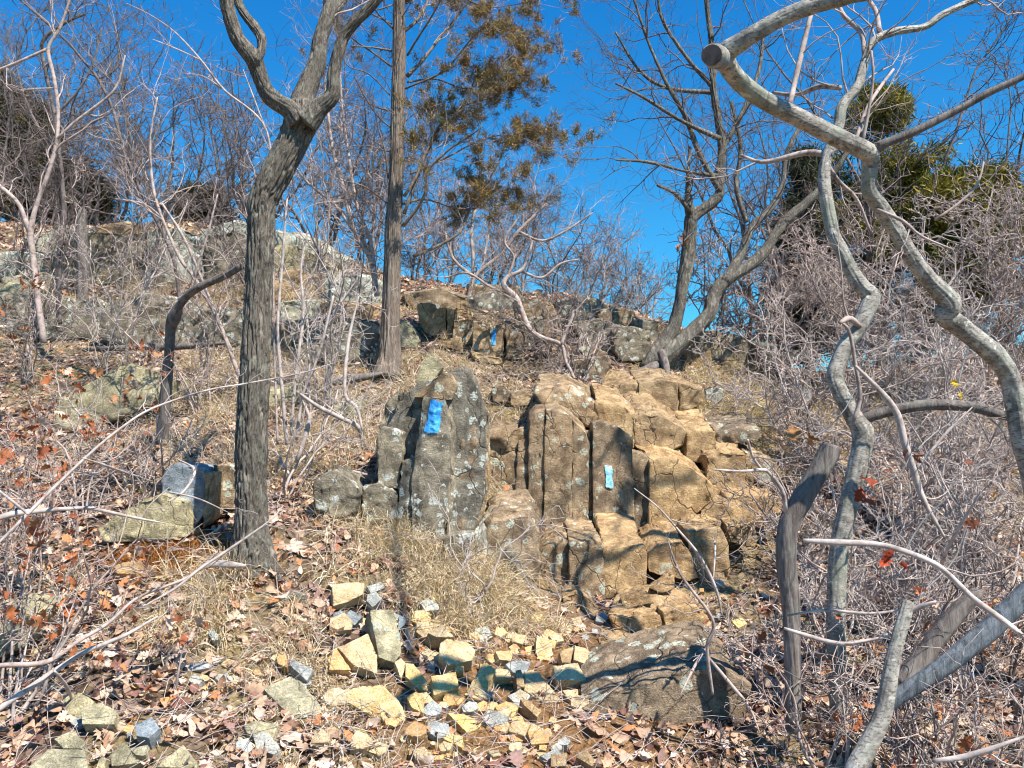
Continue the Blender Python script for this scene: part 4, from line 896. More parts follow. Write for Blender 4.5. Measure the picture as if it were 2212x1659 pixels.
l2 = np.vstack([l2, [*P(1990,-230,2.25), .024], [*P(2050,-560,2.2), .023]]+[[*(hit(q_[0], q_[1])+SUN*q_[2]), q_[3]] for q_ in [(895,1440,4.3,.022),(868,1330,4.7,.019),(845,1200,5.3,.015),(835,1060,6.0,.010)]])
l3 = lead('o', [(1884,330,14),(1900,314,10),(1969,287,9),(2071,236,8),(2140,198,8),(2212,165,7),(2330,100,5)], 2.75, 2.6)
trunk_mesh('limb', l1, M['beech'], T, 48, .010, .0015, (4, 2), .05, 22)
trunk_mesh('limb', l2, M['beech'], T, 48, .010, .0015, (4, 2), .05, 23)
trunk_mesh('limb', l3, M['snag'], T, 20, .02, .001, (4, 2), .04, 24)
st = np.array([[*P(1562,130,2.46), .028],[*P(1552,125,2.42), .032],[*P(1543,121,2.36), .033],[*P(1538,119,2.325), .031]])
trunk_mesh('sawn_stub', st, M['beech'], T, 40, .006, .001, (4, 2), .03, 25, capend=True)
dd = unit(st[3, :3]-st[2, :3]); aa = unit(np.cross(dd, [0, 0, 1.])); bb = np.cross(aa, dd); th = np.arange(24)/24*2*np.pi
cv = np.vstack([st[3, :3]+dd*.0035+rr*(np.cos(th)[:, None]*aa+np.sin(th)[:, None]*bb) for rr in (.028, .018, .009, .002)])
ci = np.arange(96).reshape(4, 24); cf = np.stack([ci[:-1], np.roll(ci[:-1], -1, 1), np.roll(ci[1:], -1, 1), ci[1:]], -1).reshape(-1, 4)
mesh_np('cut_face', cv, [cf, np.array([list(ci[3])])], M['twigd'], T)
sh = [lead('o', [(1846,312,4),(1870,240,4),(1900,190,4),(1930,150,3)], 2.72, 2.9), lead('o', [(1862,314,4),(1876,240,3.4),(1886,170,3),(1882,110,3)], 2.74, 2.7), lead('o', [(1704,240,6),(1716,180,6),(1735,100,6),(1752,30,5)], 2.65, 2.75),
      lead('o', [(1893,452,4),(1950,477,4),(1990,510,3),(2060,540,2)], 2.8, 2.6), lead('o', [(2020,475,3),(2070,440,3),(2110,400,3),(2125,350,2)], 2.8, 2.8)]
for l in sh: trunk_mesh('branch', l, M['twig'], T, 8, .03, .0, (4, 2), .02, 1)
bg = Bag(); sprout(bg, [l2, l3]+sh, 4, .35, 4, .5, 3, .5, .0009, .003, .2, .08, .2); finish(bg, 'twigs', M['twig'], T)

# crooked stem, middle right
s2 = lead('o', [(1815,1570,20),(1810,1530,19),(1806,1400,19),(1806,1270,19),(1813,1181,19),(1834,1087,20),(1858,984,21),(1863,935,24),(1842,899,20),(1810,840,19),(1803,807,19),(1824,752,19),(1857,701,19),(1880,656,20),(1884,638,18),(1863,618,18),(1839,584,16),(1818,540,15),(1801,508,15),(1785,427,14),(1780,376,13),(1789,330,12),(1811,273,12),(1818,232,12),(1849,191,11),(1859,164,12),(1870,126,10),(1887,89,9),(1934,68,9),(1996,58,8),(2037,31,8),(2105,0,7),(2200,-40,6)], 3.55, 3.75)
s2[:, 3] *= 0.92
T = thing('crooked_tree', 'slender grey tree with a sharply kinked trunk, right of the rock terraces', 'tree', base_of(s2))
trunk_mesh('trunk', s2, M['beech'], T, 48, .014, .003, (4, 2), .10, 31)
hb = lead('o', [(1862,905,12),(1883,899,12),(1930,886,12),(2003,875,12),(2088,878,11),(2160,895,10),(2212,912,9),(2300,950,8)], 3.6, 3.5)
hb2 = [lead('o', [(1842,912,4),(1858,860,5),(1850,800,4),(1836,720,4),(1822,700,3)], 3.5, 3.45), lead('o', [(1857,705,6),(1835,688,7),(1815,697,4)], 3.6, 3.5), lead('o', [(1790,335,8),(1740,330,7),(1650,350,5),(1600,335,3)], 3.7, 3.8),
       lead('o', [(1815,190,6),(1770,187,6),(1720,205,5),(1670,200,4)], 3.7, 4), lead('o', [(1868,120,6),(1860,70,6),(1820,30,5),(1810,-20,4)], 3.75, 3.9), lead('o', [(1900,70,6),(1890,20,5),(1850,-30,4)], 3.75, 3.9), lead('o', [(1780,345,6),(1810,390,5),(1850,430,4),(1880,500,3)], 3.7, 3.8)]
trunk_mesh('limb', hb, M['snag'], T, 24, .02, .002, (4, 2), .06, 32)
for l in hb2: trunk_mesh('branch', l, M['twig'], T, 12, .03, .0, (4, 2), .05, 33)
bg = Bag(); sprout(bg, [s2[12:], hb]+hb2, 5, .55, 5, .5, 4, .5, .0011, .005, .22, .08, .1); finish(bg, 'twigs', M['twig'], T)

s1 = lead('o', [(1716,1580,19),(1714,1530,19),(1712,1400,19),(1708,1300,22),(1702,1250,24),(1698,1190,26),(1705,1130,27),(1735,1075,28),(1765,1025,27),(1788,985,27),(1797,962,26)], 3.3, 3.3)
s1[:, 3] *= 0.85
T = thing('broken_tree', 'short dark leaning trunk broken off at the top, in front of the crooked tree', 'tree', base_of(s1))
trunk_mesh('trunk', s1, M['snag'], T, 48, .012, .004, (5, 2.5), .08, 41, capend=True)
sb = [lead('o', [(1697,1105,5),(1690,1060,5),(1660,1020,4),(1645,1015,4),(1600,1018,3),(1540,1014,2)], 3.25, 3.1), lead('o', [(1645,1015,4),(1625,985,3),(1615,950,3)], 3.2, 3.1)]
for l in sb: trunk_mesh('branch', l, M['twigp'], T, 8, .03, .0, (4, 2), .05, 33)
bg = Bag(); sprout(bg, sb, 5, .2, 3, .5, 0, .5, .0011, .003, .25, .05, .1); finish(bg, 'twigs', M['twigp'], T)

s3 = lead('o', [(1830,1720,28),(1850,1659,25),(1880,1600,22),(1909,1535,20),(1925,1450,18),(1935,1400,16),(1955,1330,15),(1962,1302,15)], 2.35, 2.45)
s3[:, 3] *= 0.86
T = thing('broken_sapling', 'grey broken-off sapling trunk in the lower right corner, nearest the viewer', 'tree', base_of(s3))
trunk_mesh('trunk', s3, M['beech'], T, 44, .010, .002, (4, 2), .06, 51, capend=True)
l = lead('o', [(1955,1325,6),(1990,1310,6),(2020,1300,3)], 2.45, 2.4); trunk_mesh('branch', l, M['twigp'], T, 8, .03, .0, (4, 2), .05, 33)
def log(name, label, traces, mat, Y, Y2, bark=.004, S=28, cat='log', tw=0):
    L = [lead('o', t, Y, Y2) for t in traces]; T = thing(name, label, cat, base_of(L[0]))
    if cat == 'branch':
        for l in L: l[-1, 3] *= .45; l[0, 3] *= .7
    trunk_mesh('trunk' if cat == 'log' else 'stem', L[0], M[mat], T, S, .014, bark, (5, 2), .08, int(abs(traces[0][0][0])))
    for l in L[1:]: trunk_mesh('branch', l, M[mat], T, 10, .03, 0, (5, 2), .08, 7)
    if tw:
        bg = Bag(); sprout(bg, L, tw, .25, 3, .5, 2, .5, .0009, .003, .25, .05, .2); finish(bg, 'twigs', M[mat], T)
log('fallen_log', 'blue-grey weathered log slanting up to the right edge at lower right', [[(1900,1530,17),(1960,1490,18),(2050,1430,20),(2130,1365,21),(2230,1270,21),(2330,1180,21)]], 'deadlog', 2.75, 2.65)
log('fallen_log', 'shorter dark log lying behind the blue-grey log at lower right', [[(1940,1475,22),(1985,1430,22),(2030,1370,20),(2070,1320,18),(2110,1280,14)]], 'snag', 3.0, 3.0)
log('fallen_branch', 'long pale forked branch slanting up from the lower left edge', [[(-40,1560,6),(0,1530,6),(115,1452,6),(180,1410,5),(270,1372,4),(340,1332,4)], [(118,1450,4),(145,1485,4),(162,1530,3)]], 'twigp', 3.0, 3.3, .0015, 14, 'branch', 3)
log('fallen_branch', 'dark branch crossing the leaves from the left edge towards the moss', [[(-40,1450,5),(0,1438,5),(100,1430,5),(170,1385,4),(235,1345,4),(300,1290,3),(410,1245,3),(470,1190,3)]], 'twig', 2.9, 3.4, .001, 12, 'branch', 4)
log('fallen_branch', 'curved thin branch rising along the forked oak base from the moss', [[(310,1310,2),(380,1270,3),(430,1230,3),(490,1190,3),(580,1127,2),(612,1092,2)]], 'twigp', 3.1, 3.3, .0, 8, 'branch', 3)
log('fallen_branch', 'pale peeled stick lying on the moss by the oak base', [[(440,1225,6),(465,1218,7),(500,1220,7),(530,1222,6)]], 'twigp', 3.95, 3.95, .001, 16, 'branch')
log('fallen_branch', 'long arching branch reaching from the left edge across the forked oak trunk', [[(-20,1190,4),(60,1110,4),(110,1060,3.5),(200,975,3),(265,922,2.7),(330,882,2.4),(444,844,2),(535,828,1.8),(650,806,1.4),(720,784,1)], [(180,990,3),(240,1010,3),(330,1040,2)], [(60,1110,4),(10,1070,3),(-30,1040,3)]], 'twigp', 2.9, 3.6, .0, 10, 'branch', 5)
log('fallen_branch', 'thin branch looping over the split boulder left of the oak', [[(-20,1125,7),(20,1112,7),(80,1104,6),(165,1098,4),(200,1099,4),(290,1118,3),(355,1130,2)], [(365,1083,3),(400,1058,3),(420,1015,3),(380,990,2)], [(366,1063,3),(430,1078,2),(495,1108,2)]], 'twigp', 3.0, 3.3, .0, 10, 'branch', 5)
log('fallen_branch', 'grey-brown branch lying along the left bank under the leaning snag', [[(180,755,6),(300,750,7),(400,748,7),(500,740,5)]], 'snag', 7.2, 7.1, .002, 12, 'branch')
log('fallen_branch', 'pale log lying in the grass at the left foot of the cedar', [[(700,828,8),(740,822,9),(790,814,8),(830,805,6)]], 'snag', 6.3, 6.4, .003, 16, 'branch')
log('curved_branch', 'bent grey branch dipping left of the blazed pillar', [[(640,845,4),(690,880,5),(740,905,5),(775,925,5),(783,970,4)], [(690,1063,2),(740,1020,3),(790,1025,3),(822,1038,2)], [(783,930,3),(770,880,4),(745,850,4),(752,740,4),(775,640,3)]], 'twigp', 4.9, 5.0, .0, 10, 'branch', 5)
log('fallen_branch', 'pale bare sapling stick slanting across the rock terraces', [[(1370,1055,1.5),(1420,1095,2),(1465,1145,2.5),(1510,1200,3),(1545,1270,3.5),(1560,1330,3)], [(1541,1250,2),(1545,1180,2),(1538,1160,1)], [(1450,1122,1.5),(1475,1130,1.5),(1500,1132,1)]], 'twigp', 3.2, 3.4, .0, 8, 'branch', 5)
log('fallen_branch', 'light forked stick leaning over the domed slab at right', [[(1540,1500,4),(1528,1400,4),(1540,1340,3.5),(1470,1240,3),(1440,1160,2)], [(1530,1420,4),(1580,1480,4),(1620,1530,3),(1640,1580,3)], [(1525,1400,3),(1500,1440,3),(1470,1500,3)]], 'twig', 3.3, 3.2, .0, 8, 'branch', 5)
log('fallen_branch', 'long pale branch curving through the right thicket past the broken trunk', [[(1735,1168,6),(1800,1172,7),(1890,1176,6),(1950,1190,6),(2030,1225,6),(2100,1290,6),(2180,1350,6),(2240,1400,5)], [(2030,1225,5),(2060,1160,4),(2120,1060,4)]], 'twigp', 2.6, 2.4, .001, 12, 'branch', 5)
log('fallen_branch', 'whitish branch sweeping down from the crooked tree through the thicket', [[(1848,790,4),(1930,880,7),(1955,960,7),(1975,1020,7),(1995,1080,6),(2040,1160,6)], [(1975,1020,4),(2040,940,3),(2100,880,3)]], 'twigp', 3.4, 3.4, .001, 12, 'branch', 6)
log('fallen_branch', 'pale wavy branch bending low in front of the two right trunks', [[(1694,1357,4),(1740,1372,5),(1800,1388,5),(1840,1390,5),(1930,1372,4)], [(1700,1330,3),(1780,1318,3),(1890,1325,3),(2010,1305,3)]], 'twigp', 2.7, 2.6, .0, 10, 'branch', 5)
log('fallen_branch', 'grey stick in the bottom right corner', [[(2015,1644,5),(2080,1636,6),(2140,1618,5),(2230,1585,5)]], 'twigp', 2.5, 2.4, .001, 12, 'branch', 3)

# twin oak at the right crest
ta = lead('o', [(1400,800,26),(1420,765,24),(1440,730,17),(1456,704,15),(1470,656,14),(1476,608,15),(1487,550,16),(1492,500,15),(1496,470,15),(1520,452,13),(1542,436,12),(1556,415,11),(1552,376,10),(1560,320,9),(1552,260,8),(1541,188,7),(1540,120,6),(1530,40,5),(1520,-60,4)], 7.4, 7.5)
ta[:, 3] *= 0.88
T = thing('twin_oak', 'lichened oak with two bent trunks and gnarled roots on the right crest', 'tree', base_of(ta))
trunk_mesh('trunk', ta, M['oak'], T, 44, .03, .010, (6, 3), .10, 61)
tb = lead('o', [(1405,795,22),(1440,765,22),(1470,740,18),(1500,712,16),(1531,677,14),(1541,645,14),(1560,615,14),(1590,592,12),(1625,570,12),(1650,545,11),(1672,510,10),(1700,475,10),(1740,440,9),(1780,400,7),(1830,330,5),(1870,250,4)], 7.4, 7.7)
trunk_mesh('trunk', tb, M['oak'], T, 44, .03, .010, (6, 3), .10, 62)
tl = [lead('o', [(1566,610,11),(1588,572,10),(1602,545,9),(1625,490,8),(1665,450,7),(1690,400,6),(1700,330,5),(1740,250,4)], 7.5, 7.8), lead('o', [(1494,470,11),(1488,445,10),(1486,380,4),(1490,318,3)], 7.45, 7.4),
      lead('o', [(1556,415,7),(1510,330,6),(1480,250,5),(1440,180,4),(1400,90,3),(1370,0,2.5)], 7.45, 7.2), lead('o', [(1556,330,6),(1600,250,5),(1640,150,4),(1650,50,3)], 7.5, 7.6), lead('o', [(1541,190,5),(1480,120,4),(1430,40,3),(1420,-30,2)], 7.5, 7.3),
      lead('o', [(1555,300,6),(1470,260,4),(1390,210,3),(1330,180,2)], 7.4, 7.0), lead('o', [(1550,380,5),(1480,370,3),(1400,350,3),(1330,345,2)], 7.45, 7.1), lead('o', [(1492,460,5),(1460,420,4),(1420,400,3)], 7.4, 7.2),
      lead('o', [(1540,200,5),(1440,190,4),(1380,150,3),(1330,70,2)], 7.5, 7.3), lead('o', [(1612,480,6),(1590,400,5),(1600,320,4),(1580,220,3)], 7.6, 7.6)]
for l in tl: trunk_mesh('limb', l, M['oak'], T, 14, .04, .003, (6, 3), .08, 63)
for pts in ([(1425,790,10),(1380,805,9),(1330,818,7),(1290,830,5)], [(1440,795,9),(1390,822,8),(1340,836,6),(1300,845,4)], [(1430,760,9),(1440,800,7),(1442,825,4)]):
    l = np.array([[*P(a[0], a[1], 7.25-.12*i), a[2]*7.2/FPX] for i, a in enumerate(pts)]); trunk_mesh('root', l, M['snag'], T, 16, .03, .004, (6, 3), .15, 5)
bg = Bag(); sprout(bg, [ta[11:], tb[9:]]+tl, 7, .75, 6, .5, 4, .5, .0014, .007, .24, .05, .1); finish(bg, 'twigs', M['twigd'], T)

# leaning snag and broken stump
sn = lead('o', [(350,960,13),(355,900,12),(362,813,11),(366,760,10),(369,711,11),(376,685,14),(388,660,9),(405,638,9),(430,620,9),(480,598,8),(520,576,6)], 5.7, 5.2)
T = thing('leaning_snag', 'dead reddish-grey snag bent over towards the forked oak', 'tree', base_of(sn)); trunk_mesh('trunk', sn, M['snag'], T, 30, .02, .005, (5, 2.5), .1, 71)
sn = lead('o', [(180,690,12),(178,640,12),(179,560,12),(176,500,12),(178,460,9),(180,450,4)], 8.6)
T = thing('broken_stump', 'upright broken grey stump among the saplings at upper left', 'stump', base_of(sn)); trunk_mesh('trunk', sn, M['snag'], T, 30, .03, .008, (5, 2.5), .1, 72)
# twisted sapling on the middle bank
w1 = [lead('o', [(1200,865,5),(1225,835,5),(1238,815,5),(1222,780,5),(1212,745,6),(1174,731,7),(1148,715,7),(1136,694,7),(1125,665,7),(1115,642,7),(1095,625,8),(1088,614,7),(1097,598,6),(1125,585,5),(1140,560,4),(1150,520,3)], 6.5, 6.9),
      lead('o', [(1212,747,5),(1222,715,4),(1235,690,4),(1238,670,3)], 6.6), lead('o', [(1115,642,4),(1060,620,4),(1010,590,3),(960,600,2)], 6.8), lead('o', [(1097,598,4),(1110,555,3),(1090,520,3),(1120,470,2)], 6.9), lead('o', [(1125,585,4),(1170,600,3),(1210,570,3),(1250,560,2)], 6.9)]
for l in w1: l[:, 3] *= .8
T = thing('twisted_sapling', 'pale twisted sapling snaking over the bank between the blazes', 'tree', base_of(w1[0]))
for i, l in enumerate(w1): trunk_mesh('trunk' if i == 0 else 'branch', l, M['twig'], T, 14, .03, .001, (5, 2), .1, 73+i)
bg = Bag(); sprout(bg, w1, 8, .40, 6, .5, 3, .5, .0012, .004, .3, .04, .1); finish(bg, 'twigs', M['twig'], T)

# ------------------------------------------------------------------ generic bare trees and shrubs
def bare(name, label, cat, traces, Y, mat='twig', n1=6, L1=.6, n2=5, n3=3, group=None, Y2=None, rmin=.0012, rmax=.006, S=10, wander=.26, up=.08, t0=.15, L2=.5, leafy=0, step=.05):
    L = [lead('o', [(p[0], p[1], p[2]*.8) for p in t], Y, Y2) for t in traces]; T = thing(name, label, cat, base_of(L[0]), group)
    for i, l in enumerate(L): trunk_mesh('trunk' if i == 0 else 'branch', l, M[mat], T, S, step, .001, (5, 2), .06, i)
    bg = Bag(); tips = []; sprout(bg, L, n1, L1, n2, L2, n3, .5, rmin, rmax, wander, up, t0, tips=tips); finish(bg, 'twigs', M[mat], T)
    return T, tips
GL = 'slender bare trees on the left slope'
bare('bare_tree', 'long thin bare tree leaning up-left from the bank to the top left corner', 'tree', [[(392,680,5),(376,564,5),(345,490,5),(308,420,5),(267,325,4.5),(245,240,4.5),(212,171,4),(175,125,3.5),(147,92,3),(90,40,3),(44,0,2.5),(0,-40,2)], [(300,400,3),(330,330,2),(350,250,2)], [(245,240,2.5),(190,270,2),(130,290,2)], [(212,171,2.5),(250,150,2),(280,90,1.5)]], 6.8, 'twigd', 6, .7, 5, 3, GL)
bare('bare_tree', 'pale forked bare tree by the left edge with branches to the top', 'tree', [[(95,740,9),(82,650,8),(72,560,8),(66,500,8),(80,440,6),(106,369,6),(123,301,5),(125,230,5),(115,160,5),(104,105,5),(130,60,4),(157,-20,3)], [(63,500,7),(40,440,6),(0,403,6),(-40,370,5)], [(123,301,4),(160,265,4),(200,235,4),(250,190,3),(270,120,2)], [(104,105,4),(60,125,4),(0,150,4),(-40,160,3)]], 5.6, 'twig', 5, .6, 5, 3, GL)
bare('bare_tree', 'thin arching bare sapling curving up-left in front of the forked oak', 'tree', [[(600,960,3),(596,860,3),(592,740,3),(590,560,3),(590,400,3),(578,290,3),(547,243,3),(485,195,3),(434,130,2.5),(376,68,2),(320,30,1.5),(273,7,1)], [(485,195,2),(440,165,1.5),(395,158,1)], [(434,130,2),(380,105,1.5),(330,85,1)], [(578,290,2),(540,190,2),(525,150,1)]], 4.9, 'twig', 2, .35, 3, 2, GL)
bare('bare_tree', 'dark crooked bare tree behind the pale forked one at upper left', 'tree', [[(128,700,7),(128,560,7),(138,470,7),(135,400,6),(128,330,6),(118,250,5),(100,160,5),(92,90,5),(140,50,4),(185,30,3)], [(128,330,4),(80,270,4),(50,200,3),(30,120,2)], [(118,250,4),(165,200,3),(200,140,3),(220,60,2)]], 7.8, 'twigd', 8, .8, 6, 4, GL)
bare('bare_tree', 'bare tree with steep pale stems between the leaning tree and the oak', 'tree', [[(520,820,6),(470,690,5),(420,600,5),(390,560,5),(350,470,4),(330,400,4),(325,300,3),(340,210,2)], [(500,760,5),(455,650,4),(400,520,4),(350,440,3)], [(350,470,3),(310,440,2),(250,430,2)], [(420,600,4),(450,500,3),(470,420,2)]], 6.3, 'twig', 6, .7, 5, 4, GL)
bare('bare_tree', 'spindly bare tree with two stems between the forked oak and the cedar', 'tree', [[(815,640,8),(800,560,7),(765,500,7),(745,420,6),(720,330,5),(708,240,4),(700,160,3)], [(812,600,6),(800,520,5),(770,440,5),(752,330,4),(740,240,3),(735,140,3),(745,60,2)], [(765,500,4),(720,440,4),(660,390,3),(620,330,2)]], 6.9, 'twig', 9, .6, 6, 4, None)
bare('bare_tree', 'bare sapling with straight pale stems growing right of the oak base', 'tree', [[(620,960,5),(606,800,5),(600,700,4),(610,560,4),(620,430,3)], [(640,950,5),(655,850,4),(690,760,4),(720,640,3)], [(628,940,4),(640,800,4),(655,680,4),(650,580,3),(665,500,2)], [(640,1000,6),(660,940,7),(668,900,5),(650,860,3)]], 5.0, 'twigp', 4, .4, 4, 3, None)
bare('bare_tree', 'gnarled low bare tree on the crest left of the twisted sapling', 'tree', [[(1010,660,6),(1025,600,6),(1080,550,5),(1120,500,5),(1150,470,4),(1180,440,3)], [(1025,600,5),(980,560,4),(960,500,3)], [(1120,500,4),(1170,520,3),(1220,500,3),(1280,460,2)]], 9, 'twig', 10, .8, 6, 4, None)
bare('bare_tree', 'slim pale tree with a peeling stem on the centre crest behind the cedar', 'tree', [[(1020,640,5),(1022,560,5),(1018,500,5),(1030,440,4),(1060,380,3)], [(1040,620,5),(1045,560,4),(1060,480,3)]], 9.6, 'twigp', 8, .8, 6, 4, None)

def shrub(name, label, px, py, H, W, nst, Y=None, mat='twig', n1=7, n2=5, n3=3, group=None, cat='shrub', rb=.008, L1=.45, lean=(0, 0), rmin=.0011, wander=.22, up=.1, leaf=0, leafcol=None, twd=1.0):
    b = hit(px, py) if Y is None else P(px, py, Y)
    if Y is not None: b[2] = min(b[2], G1(b[0], b[1]))
    T = thing(name, label, cat, b, group); Tb = Bag(); tips = []
    az = RNG.uniform(0, 6.283, nst); sp_ = RNG.uniform(.1, 1, nst)*W
    st = b[None]+np.stack([np.cos(az)*.05, np.sin(az)*.05, 0*az-.03], -1)
    d = unit(np.stack([np.cos(az)*sp_+lean[0], np.sin(az)*sp_+lean[1], np.ones(nst)], -1))
    LL = H*RNG.uniform(.65, 1.1, nst); r0 = rb*RNG.uniform(.6, 1.2, nst)
    p, r = grow(st, d, LL, r0, np.full(nst, rmin*1.5), 14, wander*.55, up*.6)
    for i in range(nst):
        v, f = tubes(p[i:i+1], r[i:i+1], 7); mesh_np('stem', v, f, M[mat], T)
    pl = [np.concatenate([p[i], r[i][:, None]], 1) for i in range(nst)]
    sprout(Tb, pl, n1, L1, n2, .55, n3, .5, rmin, rb*.5, wander, up*.5, .12, tips=tips, ratio=.55)
    finish(Tb, 'twigs', M[mat], T)
    if leaf:
        tp = np.concatenate([t[:, -1] for t in tips]); i = RNG.integers(0, len(tp), leaf); c = tp[i]+RNG.normal(size=(leaf, 3))*.02
        lc = (leafcol if leafcol is not None else np.array([(.38,.13,.05),(.45,.22,.10),(.30,.10,.05),(.58,.42,.33)]))[RNG.integers(0, 4, leaf)]*RNG.uniform(.7, 1.2, (leaf, 1))
        v, f, cc = leaves(c, RNG.normal(size=(leaf, 3))+np.array([.4, -.5, .2]), RNG.uniform(.035, .075, leaf), np.full(leaf, .4), lc, 1)
        o = mesh_np('leaves', v, f, M['leaf'], T, col=cc)
        if leaf > 100: o['kind'] = 'stuff'
    return T
# leafy oak saplings on the left
shrub('oak_sapling', 'oak sapling holding brown curled leaves above the olive boulder at left', 190, 960, 1.15, .5, 4, 4.7, 'twig', 6, 4, 2, leaf=190)
shrub('oak_sapling', 'oak sapling with rusty leaves along the left edge beside the moss', 60, 1110, 1.0, .7, 5, 4.0, 'twig', 6, 4, 2, leaf=190)
shrub('oak_sapling', 'low oak sapling with big orange and pink leaves at the left edge', 15, 1230, .55, .9, 4, 3.2, 'twigp', 7, 4, 2, leaf=110)
shrub('oak_sapling', 'tiny oak sapling with orange-brown leaves over the bright grass clump', 350, 1300, .25, .9, 3, 3.4, 'twigp', 8, 4, 2, leaf=22, L1=.25)
# left thickets
GS = 'bare shrubs of the left bank'
for i, (px, py, H, W, n_, Y, mat, lab) in enumerate([
 (250,760,1.9,.5,6,7.2,'twigp','bare pale shrub over the dark boulders at left'),
 (60,780,2.0,.5,6,7.4,'twig','tall bare shrub by the left edge in front of the dark boulder'),
 (440,830,1.6,.5,6,6.3,'twig','bare shrub left of the oak trunk on the grassy bank'),
 (690,880,1.7,.45,7,6.0,'twigp','bare pale shrub between the oak and the cedar'),
 (760,760,1.9,.4,6,7.3,'twig','bare shrub right against the left side of the cedar'),
 (330,640,2.4,.5,7,9.3,'twigd','bare shrub rising from the grass tussocks of the ridge'),
 (160,640,2.6,.5,7,9.4,'twigd','dark bare shrub left of the grass tussocks'),
 (20,620,3.0,.5,8,9.6,'twigd','dark bare shrub at the left edge of the ridge'),
 (560,640,2.6,.5,7,9.0,'twigd','dark bare shrub directly behind the forked oak trunk'),
 (680,630,2.4,.5,7,9.3,'twig','bare shrub on the slope between oak and cedar, against the sky'),
 (150,1060,.9,.9,5,4.6,'twig','low twiggy shrub over the leaves left of the split boulder'),
 (300,1030,.7,.9,5,5.0,'twigp','low pale twiggy shrub behind the split boulder'),
 (40,1330,.8,1.2,5,3.3,'twig','low twiggy shrub above the boulder at the left edge'),
 (620,1060,.9,.7,5,4.9,'twigp','low pale shrub just right of the forked oak base'),
 (1000,1130,.35,.9,4,4.35,'twigp','tiny leafless shrub at the foot of the blazed pillar')]):
    shrub('bare_shrub', lab, px, py, H, W, n_, Y, mat, 6, 4, 2, GS, lean=(random.uniform(-.3, .3), -.05), rmin=.0011+.00022*Y, wander=.3)
GB = 'leafless trees along the left skyline'
for i, (px, py, H, Y, W, mat, lab) in enumerate([
 (-40,560,4.6,12,.35,'twigd','leafless tree furthest left on the skyline'),(90,520,4.4,12.6,.35,'twigd','leafless skyline tree above the broken stump'),
 (230,520,3.8,13,.4,'twig','leafless skyline tree above the pale ridge outcrop'),(360,500,3.0,13.2,.4,'twigd','low spreading skyline tree above the pale outcrop'),
 (450,500,2.9,13,.45,'twig','low leafless skyline tree just left of the oak trunk'),(560,520,3.2,12.6,.45,'twigd','leafless skyline tree hidden partly by the oak trunk'),
 (690,560,3.3,12,.45,'twig','leafless skyline tree right of the oak trunk'),(790,600,3.0,11.6,.4,'twigd','leafless skyline tree just left of the cedar trunk')]):
    shrub('bare_tree', lab, px, py, H, W, 4, Y, 'twigd', 6, 4, 3, GB, 'tree', .032, .95, rmin=.0038, wander=.32)
GC = 'leafless brush along the crest'
for i, (px, py, H, Y, lab) in enumerate([
 (900,630,1.7,10.2,'crest bush immediately right of the cedar trunk'),(960,620,1.8,10.6,'crest bush behind the bronze cedar boughs'),(1060,630,1.7,10.4,'crest bush behind the twisted sapling'),
 (1130,640,1.6,10.2,'crest bush right of the twisted sapling'),(1200,650,1.5,10.2,'crest bush with a rounded crown left of the open sky'),(1270,660,1.15,10.3,'low crest bush under the open sky'),
 (1330,675,1.0,10.4,'low crest bush left of the twin oak'),(1390,690,.8,10.2,'smallest crest bush next to the twin oak trunk'),(1180,760,.55,7.1,'sparse twiggy bush on the dry grass above the blazed pillar'),(1250,800,.6,6.9,'sparse twiggy bush beside the rounded brown boulder')]):
    shrub('crest_bush', lab, px, py, H, .7, 7, Y, 'twig' if i % 2 else 'twigd', 8, 5, 3, GC, 'bush', .012, .5, rmin=.0026, wander=.32)

